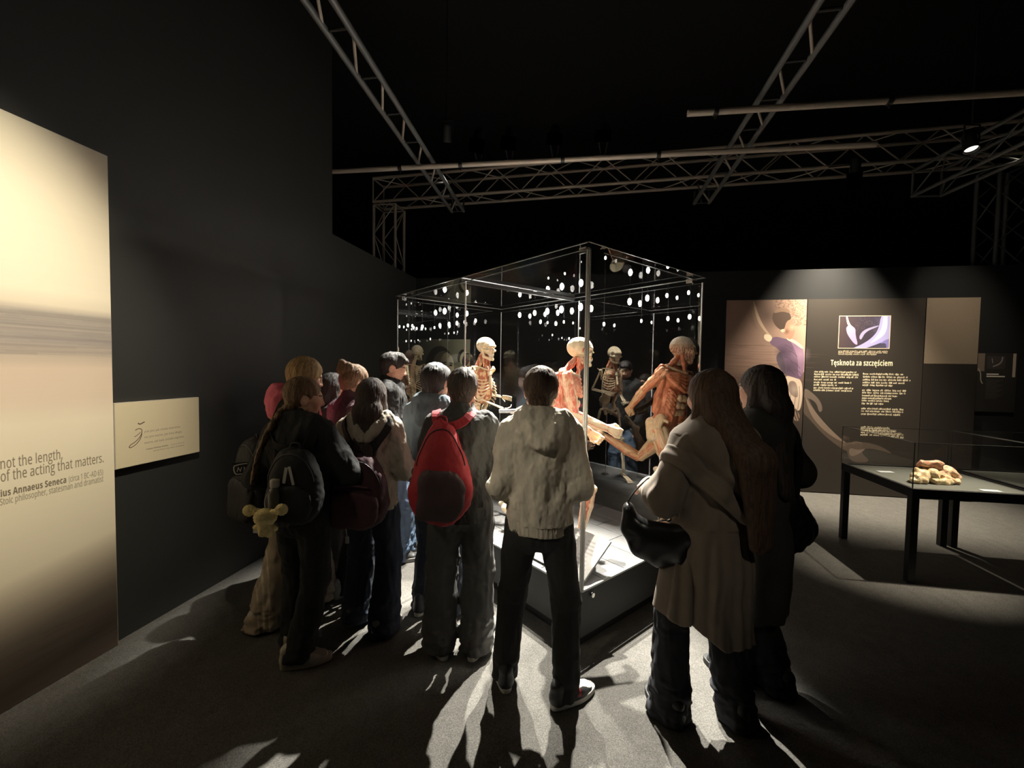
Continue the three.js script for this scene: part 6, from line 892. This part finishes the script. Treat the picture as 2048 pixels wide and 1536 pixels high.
// muscle figures: bundles along the limbs, fibres in the colour and in fine relief
function muscleFigure(o, palette, skin) {
  const F = figureFrame(o), { T, H, sx, up, sh, hip, arm, leg } = F, prims = [], kinds = [null];
  const add1 = (kind, p) => { const a = p.a, b = p.b || p.a, d = [b[0] - a[0], b[1] - a[1], b[2] - a[2]], L = Math.hypot(...d) || 1; kinds.push({ kind, a, d: L > 0.02 ? d.map((q) => q / L) : (p.fib || up) }); prims.push({ k: 0.007, ...p, id: kinds.length - 1 }); };
  const belly = (kind, a, b, r0, rm, r1, at = 0.45) => { const m = lerp(a, b, at); add1(kind, { a, b: m, ra: r0, rb: rm }); add1(kind, { a: m, b, ra: rm, rb: r1, k: 0.012 }); };
  const ring = (a, b, n, R0, R1, r0, rm, r1, ks, at, ph = 0) => { const d = v3(b).sub(v3(a)).normalize(), u = new THREE.Vector3(0.3, 0.2, 1).cross(d).normalize(), w = new THREE.Vector3().crossVectors(d, u); for (let i = 0; i < n; i++) { const t = ph + i / n * 6.283, q = u.clone().multiplyScalar(Math.cos(t)).addScaledVector(w, Math.sin(t)).toArray(); belly(ks[i % ks.length], add(a, q, R0), add(b, q, R1), r0, rm, r1, at); } };
  // trunk
  add1(1, { a: T(0, 1.0, -0.01), b: T(0, 1.2, -0.01), ra: [0.118, 0.082], rb: [0.128, 0.092], side: sx, k: 0.02 }); add1(1, { a: T(0, 1.2, -0.01), b: T(0, 1.36, -0.02), ra: [0.13, 0.09], rb: [0.12, 0.07], side: sx, k: 0.02 });
  for (const s of [1, -1]) {
    const i = s > 0 ? 0 : 1, sd = sh[i];
    for (let q = 0; q < 5; q++) belly(1, T(s * 0.018, 1.372 - q * 0.030, 0.082 + q * 0.006), add(sd, [s * -0.02, -0.02 - q * 0.008, 0.03]), 0.016, 0.026, 0.018, 0.5);
    for (let q = 0; q < 3; q++) add1(2, { a: T(s * 0.032, 1.19 - q * 0.062, 0.092 - q * 0.006), r: [0.030, 0.018], c: 0.028, side: sx, fib: up });
    for (let q = 0; q < 6; q++) belly(1, T(s * 0.118, 1.25 - q * 0.028, 0.035), T(s * 0.075, 1.20 - q * 0.034, 0.082), 0.012, 0.016, 0.009);
    for (let q = 0; q < 4; q++) belly(1, T(s * (0.07 + q * 0.016), 1.14, 0.07 - q * 0.03), T(s * (0.06 + q * 0.022), 1.0, 0.07 - q * 0.035), 0.014, 0.022, 0.015);
    belly(1, T(s * 0.11, 1.05, -0.06), add(sd, [-s * 0.03, -0.07, -0.03]), 0.03, 0.04, 0.02); belly(1, T(s * 0.03, 1.42, -0.05), add(sd, [0, 0.03, -0.02]), 0.03, 0.03, 0.02); belly(1, T(s * 0.04, 1.20, -0.09), T(s * 0.07, 1.38, -0.09), 0.03, 0.045, 0.03); belly(1, T(s * 0.03, 0.98, -0.07), T(s * 0.03, 1.2, -0.085), 0.026, 0.030, 0.024);
    belly(palette.neck, H(s * 0.058, -0.045, -0.01), T(s * 0.015, 1.40, 0.072), 0.014, 0.017, 0.009); belly(palette.neck, H(s * 0.035, -0.055, -0.04), T(s * 0.09, 1.425, -0.03), 0.022, 0.024, 0.02); belly(palette.neck, H(s * 0.018, -0.075, 0.03), T(s * 0.014, 1.40, 0.05), 0.012, 0.013, 0.010); add1(2, { a: T(s * 0.015, 1.40, 0.078), b: add(sd, [-s * 0.02, 0.035, 0.01]), r: 0.009 });
    // arm
    ring(add(sd, [0, 0.02, 0]), lerp(sd, arm[i][0], 0.55), 5, 0.030, 0.016, 0.020, 0.024, 0.010, palette.delt, 0.35); ring(lerp(sd, arm[i][0], 0.12), arm[i][0], 5, 0.022, 0.022, 0.016, 0.024, 0.011, palette.arm, 0.5, 0.4); add1(0, { a: sd, b: arm[i][0], r: 0.018 });
    ring(lerp(arm[i][0], arm[i][1], -0.06), arm[i][1], 8, 0.024, 0.020, 0.014, 0.0165, 0.0065, palette.fore, 0.3); add1(0, { a: arm[i][0], b: arm[i][1], ra: 0.020, rb: 0.014 }); add1(0, { a: arm[i][0], r: 0.026 });
    // hand
    const d = v3(arm[i][1]).sub(v3(arm[i][0])).normalize(), pal = v3(o.hands[i].palm || [-s, 0, 0]); pal.addScaledVector(d, -pal.dot(d)).normalize(); const sv = new THREE.Vector3().crossVectors(d, pal), at = (u, v, w) => v3(arm[i][1]).addScaledVector(sv, u).addScaledVector(d, v).addScaledVector(pal, w).toArray();
    add1(palette.hand, { a: at(0.006, 0.01, 0), b: at(0, 0.075, 0.002), ra: [0.030, 0.016], rb: [0.038, 0.015], side: sv.toArray(), k: 0.01 });
    for (let q = 0; q < 4; q++) { let u = 0.030 - q * 0.020, p = [u, 0.082, 0.002], a = 0.5; for (const l of [0.040, 0.026, 0.020]) { const n = [u, p[1] + Math.cos(a) * l, p[2] + Math.sin(a) * l]; add1(palette.hand, { a: at(...p), b: at(...n), ra: 0.0095, rb: 0.0088, k: 0.003 }); p = n; a += (o.hands[i].curl ?? 1) * 1.25; } add1(2, { a: at(u * 0.6, 0.0, -0.012), b: at(u, 0.082, -0.011), r: 0.0035, k: 0.004 }); }
    let p = [0.030, 0.025, 0.008]; for (const n of [[0.046, 0.052, 0.026], [0.040, 0.080, 0.038], [0.022, 0.098, 0.040]]) { add1(palette.hand, { a: at(...p), b: at(...n), ra: 0.012, rb: 0.010, k: 0.005 }); p = n; }
    // leg
    const h = hip[i], k = leg[i][0], a = leg[i][1];
    add1(palette.hip, { a: add(h, [s * 0.02, 0.05, -0.06]), b: add(h, [s * 0.035, -0.07, -0.04]), ra: 0.052, rb: 0.046, k: 0.03 }); add1(palette.hip, { a: T(s * 0.125, 0.995, 0.01), b: add(h, [s * 0.065, -0.05, 0.0]), ra: [0.020, 0.036], rb: [0.022, 0.040], k: 0.05 }); add1(2, { a: T(s * 0.12, 1.01, -0.03), b: T(s * 0.115, 0.985, 0.075), r: 0.014 });
    ring(lerp(h, k, 0.04), lerp(h, k, 0.98), 9, 0.052, 0.026, 0.028, 0.034, 0.014, palette.thigh, 0.42); add1(1, { a: h, b: k, ra: 0.055, rb: 0.03, k: 0.02 }); belly(2, add(h, [s * 0.06, 0.0, 0.02]), add(k, [s * 0.04, 0, 0]), 0.02, 0.018, 0.008);
    add1(2, { a: add(k, [0, 0.0, 0.03]), r: [0.024, 0.02], c: 0.028 }); ring(lerp(k, a, 0.02), lerp(k, a, 0.92), 7, 0.026, 0.016, 0.018, 0.026, 0.0085, palette.calf, 0.32); add1(0, { a: k, b: a, ra: 0.028, rb: 0.020 }); belly(2, lerp(k, a, 0.5), add(a, [0, -0.02, -0.05]), 0.012, 0.009, 0.010);
    const fw = o.feet[i].toe ? v3(o.feet[i].toe).normalize() : new THREE.Vector3(0, -0.38, 1).normalize(), dn = v3(a).sub(v3(k)).normalize(), fs = new THREE.Vector3().crossVectors(dn, fw).normalize(), ft = (u, v, w) => v3(a).addScaledVector(fs, u).addScaledVector(fw, v).addScaledVector(dn, w).toArray();
    add1(palette.hand, { a: ft(0, -0.045, 0.045), r: 0.028, k: 0.015 }); for (let q = 0; q < 5; q++) add1(palette.hand, { a: ft((q - 2) * 0.010, 0.02, 0.035), b: ft((q - 2) * 0.017, 0.14 - Math.abs(q - 1) * 0.008, 0.045), ra: 0.015, rb: 0.010, k: 0.006 }); add1(palette.hand, { a: ft(0, -0.04, 0.03), b: ft(0, 0.05, 0.03), ra: 0.028, rb: 0.026, k: 0.015 });
  }
  const fib = (x, y, z, id) => { const q = kinds[id]; if (!q) return 0; const px = x - q.a[0], py = y - q.a[1], pz = z - q.a[2], t = px * q.d[0] + py * q.d[1] + pz * q.d[2]; return noise((px - q.d[0] * t * 0.93) * 95 + id, (py - q.d[1] * t * 0.93) * 95, (pz - q.d[2] * t * 0.93) * 95); };
  const f = field(prims, 0.007, (d, x, y, z, id) => (d > 0.02 ? d : d + 0.0016 * fib(x, y, z, id)));
  part('body', surface(f, 0.0065, { color: (x, y, z, nx, ny, nz, id) => { const q = kinds[id] ? kinds[id].kind : 1, n = fib(x, y, z, id), w = noise(x * 14, y * 14, z * 14); return palette.color(q, n, w, y); } }), vc(0.42), F.g);
  return F;
}
const mix3 = (a, b, t) => { t = Math.max(0, Math.min(1, t)); return lerp(a, b, t); };
// pale and red figure close to the front corner
{
  const F = muscleFigure({ name: 'muscle_figure', label: 'pale red and cream muscle figure with a bare skull, nearest the front corner', x: 0.37, z: -3.06, s: 0.955, face: [0.985, 0.17], drop: 0.055, lean: 0.10, headShift: [0, -0.01, 0.045], nod: -0.03,
    hands: [{ to: [0.60, 1.22, -3.22], hint: [0, -1, -0.4], palm: [-1, 0, 0], curl: 1 }, { to: [0.665, 1.285, -2.92], hint: [0, -1, -0.5], palm: [1, 0, 0], curl: 1.1 }], feet: [{ to: [-0.02, 0.50, -3.42], hint: [0, 0, 1], toe: [0, -0.8, 0.6] }, { to: [0.50, 0.462, -2.99], hint: [0, 0, 1] }] },
    { neck: 1, delt: [1, 3], arm: [3, 2, 1], fore: [2, 3, 2, 1], hand: 2, hip: 3, thigh: [3, 1, 2], calf: [1, 3, 1, 2],
      color: (k, n, w) => { const cream = [0.88, 0.74, 0.50], red = [0.60, 0.10, 0.055], pale = [0.84, 0.54, 0.34]; if (k === 0) return [0.8, 0.68, 0.46]; if (k === 2) return mix3(cream, pale, 0.3 + n); if (k === 3) return mix3(pale, n > 0 ? cream : red, Math.abs(n) * 1.1); return mix3(red, pale, 0.30 + n * 1.1 + w * 0.4); } });
  const sk = headOf(F, skullGeo, vc(0.45, { color: C(1.15, 1.1, 1.05) }), 'skull'); headOf(F, jawGeo, boneMat, 'jaw');
  const hf = (pr, cols) => { const g = surface(field(pr, 0.006, (d, x, y, z) => d + 0.0012 * noise(x * 120, y * 40, z * 120)), 0.004, { color: (x, y, z) => (noise(x * 70, y * 30, z * 70) > 0.12 ? cols[1] : cols[0]) }); return headOf(F, g, vc(0.45), 'face_muscle'); };
  hf([...[-1, 1].flatMap((s) => [{ a: [s * 0.060, 0.02, 0.02], r: [0.010, 0.028], c: 0.026 }, { a: [s * 0.050, -0.02, 0.045], b: [s * 0.050, -0.075, 0.015], ra: 0.009, rb: 0.014 }, { a: [s * 0.045, -0.01, 0.068], b: [s * 0.022, -0.05, 0.078], ra: 0.006, rb: 0.006 }, { a: [s * 0.032, 0.006, 0.066], r: 0.013 }])], [[0.50, 0.10, 0.06], [0.75, 0.50, 0.32]]);
  rod(F, F.T(0, 0.9, -0.03));
}
// red brown muscle man at the right corner
{
  const F = muscleFigure({ name: 'muscle_figure', label: 'red brown muscle man running with one leg kicked back, right corner of the case', x: 1.265, z: -3.42, s: 0.965, face: [0.60, 0.80], drop: 0.03, lean: 0.14, side: -0.10, turn: 0.62, nod: -0.04, headShift: [0.02, 0, -0.03],
    hands: [{ to: [1.37, 1.22, -3.36], hint: [1, -0.4, -0.8], palm: [-1, 0, 0], curl: 1 }, { to: [1.03, 1.33, -3.74], hint: [-1, 0.4, 0.1], palm: [1, 0, 0], curl: 0.8 }], feet: [{ to: [0.80, 1.12, -3.76], hint: [0.5, -0.6, 0.4], toe: [-0.2, 0.45, -0.8] }, { to: [1.22, 0.462, -3.30], hint: [0, 0, 1] }] },
    { neck: 1, delt: [3, 1, 3], arm: [3, 2, 1], fore: [3, 2, 3, 1], hand: 2, hip: 4, thigh: [4, 2, 3], calf: [3, 2],
      color: (k, n, w) => { const rust = [0.36, 0.105, 0.045], brown = [0.44, 0.19, 0.095], cream = [0.55, 0.43, 0.26]; if (k === 0) return [0.5, 0.4, 0.25]; if (k === 2) return mix3(cream, brown, 0.15 + n); if (k === 4) return mix3(cream, [0.42, 0.33, 0.20], 0.3 + n + w); if (k === 3) return mix3(brown, n > 0 ? cream : rust, Math.abs(n) * 1.2); return mix3(rust, brown, 0.35 + n + w * 0.4); } });
  const g = surface(field(headPrims().map((p) => ({ ...p })), 0.02, (d, x, y, z) => d + 0.003 + 0.0016 * noise(x * 90, y * 30, z * 90)), 0.0042, { lo: [-0.12, -0.13, -0.13], hi: [0.12, 0.15, 0.14], color: (x, y, z) => { const n = noise(x * 80, y * 26, z * 80), e = Math.hypot(Math.abs(x) - 0.032, y - 0.004); if (z > 0.06 && e < 0.017) return [0.05, 0.03, 0.02]; return y > 0.045 ? [0.42 + 0.05 * n, 0.35, 0.27] : y > 0.02 ? [0.36, 0.25 + 0.06 * n, 0.17] : n > 0.1 ? [0.45, 0.32, 0.21] : [0.24, 0.10, 0.06]; } });
  headOf(F, g, vc(0.45), 'head'); rod(F, F.T(0, 0.9, -0.04));
}

// skeleton added before the portrait in place of the running one's reflection
{
  const F = figureFrame({ name: 'skeleton_figure', label: 'bare skeleton seen from behind, added in place of a reflection, on a dark block before the portrait print', x: -1.36, z: -5.95, s: 0.97, face: [0.35, -0.94], drop: 0.02, lean: 0.02, twist: -0.1, turn: 0.1,
    hands: [{ to: [-1.68, 1.25, -6.0], hint: [0.3, -0.2, -1], curl: 0.4 }, { to: [-1.02, 1.24, -5.95], hint: [-0.3, -0.2, -1], curl: 0.4 }], feet: [{ to: [-1.46, 0.46, -5.98] }, { to: [-1.26, 0.46, -5.92] }] });
  headOf(F, skullGeo, boneMat, 'skull'); headOf(F, jawGeo, boneMat, 'jaw'); spine(F, boneFlat); ribcage(F, boneFlat); limbBones(F, 0, boneFlat); limbBones(F, 1, boneFlat);
  const pv = part('pelvis', pelvisGeo, boneMat, F.g); pv.position.set(...F.T(0, 0.955, 0)); rod(F, F.T(0, 0.9, -0.06));
  const blk = thing('plinth_block', 'low dark block under the added skeleton seen from behind', 'plinth', [-1.36, 0, -5.95], HALL); part('block', rbox(0.66, PLINTH, 0.66, 0.01, 0, PLINTH / 2, 0), plinthMat, blk);
}
// ---------------------------------------------------------------- table vitrines on the right
function vitrine(label, a, b, w, d) { // front left corner of the table top at a, b
  const t = thing('table_vitrine', label, 'display table', W(a, 0, b), HALL), steel = std(0.010, 0.010, 0.010, 0.45);
  for (const [x, z] of [[0.03, -0.03], [w - 0.03, -0.03], [0.03, -d + 0.03], [w - 0.03, -d + 0.03]]) part('leg', rbox(0.055, 0.70, 0.055, 0.004, x, 0.35, z), steel, t);
  for (const [ww, dd, x, z] of [[w, 0.03, w / 2, -0.015], [w, 0.03, w / 2, -d + 0.015], [0.03, d - 0.06, 0.015, -d / 2], [0.03, d - 0.06, w - 0.015, -d / 2]]) part('frame_rail', rbox(ww, 0.075, dd, 0.004, x, 0.7375, z), steel, t);
  part('table_top', rbox(w - 0.06, 0.02, d - 0.06, 0.004, w / 2, 0.755, -d / 2), std(0.12, 0.125, 0.105, 0.6), t);
  const H = 0.37, y = 0.775 + H / 2; const pane = (ww, x, z, ry, extra) => { const g = new THREE.PlaneGeometry(ww, H); g.rotateY(ry); g.translate(x, y, z); part('pane', g, paneFront, t); };
  pane(w, w / 2, 0, 0); pane(w, w / 2, -d, Math.PI); pane(d, 0, -d / 2, -Math.PI / 2); pane(d, w, -d / 2, Math.PI / 2);
  part('pane', new THREE.PlaneGeometry(w, d).rotateX(-Math.PI / 2).translate(w / 2, 0.775 + H, -d / 2), paneFront, t);
  const eg = std(0.12, 0.125, 0.11, 0.3); for (const [x, z] of [[0, 0], [w, 0], [0, -d], [w, -d]]) part('glass_edge', box(0.006, H, 0.006, x, y, z), eg, t);
  for (const [ww, dd, x, z] of [[w, 0.005, w / 2, 0], [w, 0.005, w / 2, -d], [0.005, d, 0, -d / 2], [0.005, d, w, -d / 2]]) part('glass_edge', box(ww, 0.005, dd, x, 0.775 + H, z), eg, t);
}
vitrine('black legged table with a glass top case and a pale bone specimen, nearer the visitors', 2.60, 3.86, 0.93, 0.96);
vitrine('black legged table with a glass top case, cut off by the right edge', 3.56, 3.86, 1.25, 0.96);
function specimen(label, pos, yaw, k) {
  const t = thing('bone_specimen', label, 'specimen', pos, yaw); t.scale.setScalar(k);
  const lump = (d, x, y, z) => d + 0.008 * noise(x * 14, y * 14, z * 14) + 0.0015 * noise(x * 60, y * 60, z * 60), paint = (a, b) => (x, y, z) => mix3(a, b, 0.5 + noise(x * 26, y * 26, z * 26));
  part('wing', surface(field([{ a: [-0.15, 0.05, 0.02], b: [-0.06, 0.06, 0], ra: [0.035, 0.030], rb: [0.05, 0.05], k: 0.03 }, { a: [-0.17, 0.02, 0.04], b: [-0.10, 0.03, 0.05], ra: 0.022, rb: 0.03 }, { a: [-0.13, 0.10, 0.0], b: [-0.05, 0.085, 0.0], ra: 0.022, rb: 0.034 }], 0.03, lump), 0.006, { color: paint([0.80, 0.66, 0.40], [0.62, 0.42, 0.22]) }), vc(0.5), t);
  part('block', surface(field([{ a: [0.0, 0.075, 0], r: [0.075, 0.062], c: 0.055 }, { a: [0.0, 0.02, 0.05], b: [0.10, 0.02, 0.06], ra: 0.032, rb: 0.025 }], 0.03, lump), 0.006, { color: paint([0.82, 0.68, 0.40], [0.68, 0.48, 0.26]) }), vc(0.5), t);
  part('crest', surface(field([{ a: [-0.07, 0.155, -0.01], b: [0.06, 0.15, 0], ra: [0.024, 0.036], rb: [0.030, 0.04] }, { a: [0.05, 0.14, 0], b: [0.085, 0.11, 0.01], ra: 0.026, rb: 0.020 }], 0.02, lump), 0.006, { color: paint([0.74, 0.46, 0.28], [0.62, 0.30, 0.18]) }), vc(0.5), t);
  part('wing', surface(field([{ a: [0.06, 0.07, 0], b: [0.17, 0.09, -0.01], ra: [0.05, 0.05], rb: [0.055, 0.035] }, { a: [0.16, 0.10, 0], b: [0.215, 0.05, 0.02], ra: 0.034, rb: 0.024 }, { a: [0.10, 0.03, 0.04], b: [0.18, 0.025, 0.05], ra: 0.03, rb: 0.02 }], 0.025, lump), 0.006, { color: paint([0.80, 0.60, 0.36], [0.60, 0.34, 0.20]) }), vc(0.5), t);
}
specimen('pale yellow and reddish bone specimen on the table in the nearer vitrine', W(2.93, 0.768, 4.16), HALL + 0.15, 1.0);
specimen('pale bone specimen in the vitrine cut off by the right edge', W(3.98, 0.768, 4.2), HALL - 0.3, 0.9);
for (const [a, b, ry, label] of [[2.80, 4.50, 0.1, 'white caption card behind the bone specimen in the nearer vitrine'], [3.22, 3.97, -0.05, 'white caption card in front of the bone specimen in the nearer vitrine'], [4.25, 4.05, 0, 'white caption card in the vitrine cut off by the right edge']])
  single('caption_card', label, 'card', rbox(0.13, 0.004, 0.055, 0.0015), std(0.62, 0.66, 0.66, 0.5), W(a, 0.768, b), HALL + ry);
renderer.render(scene, camera);
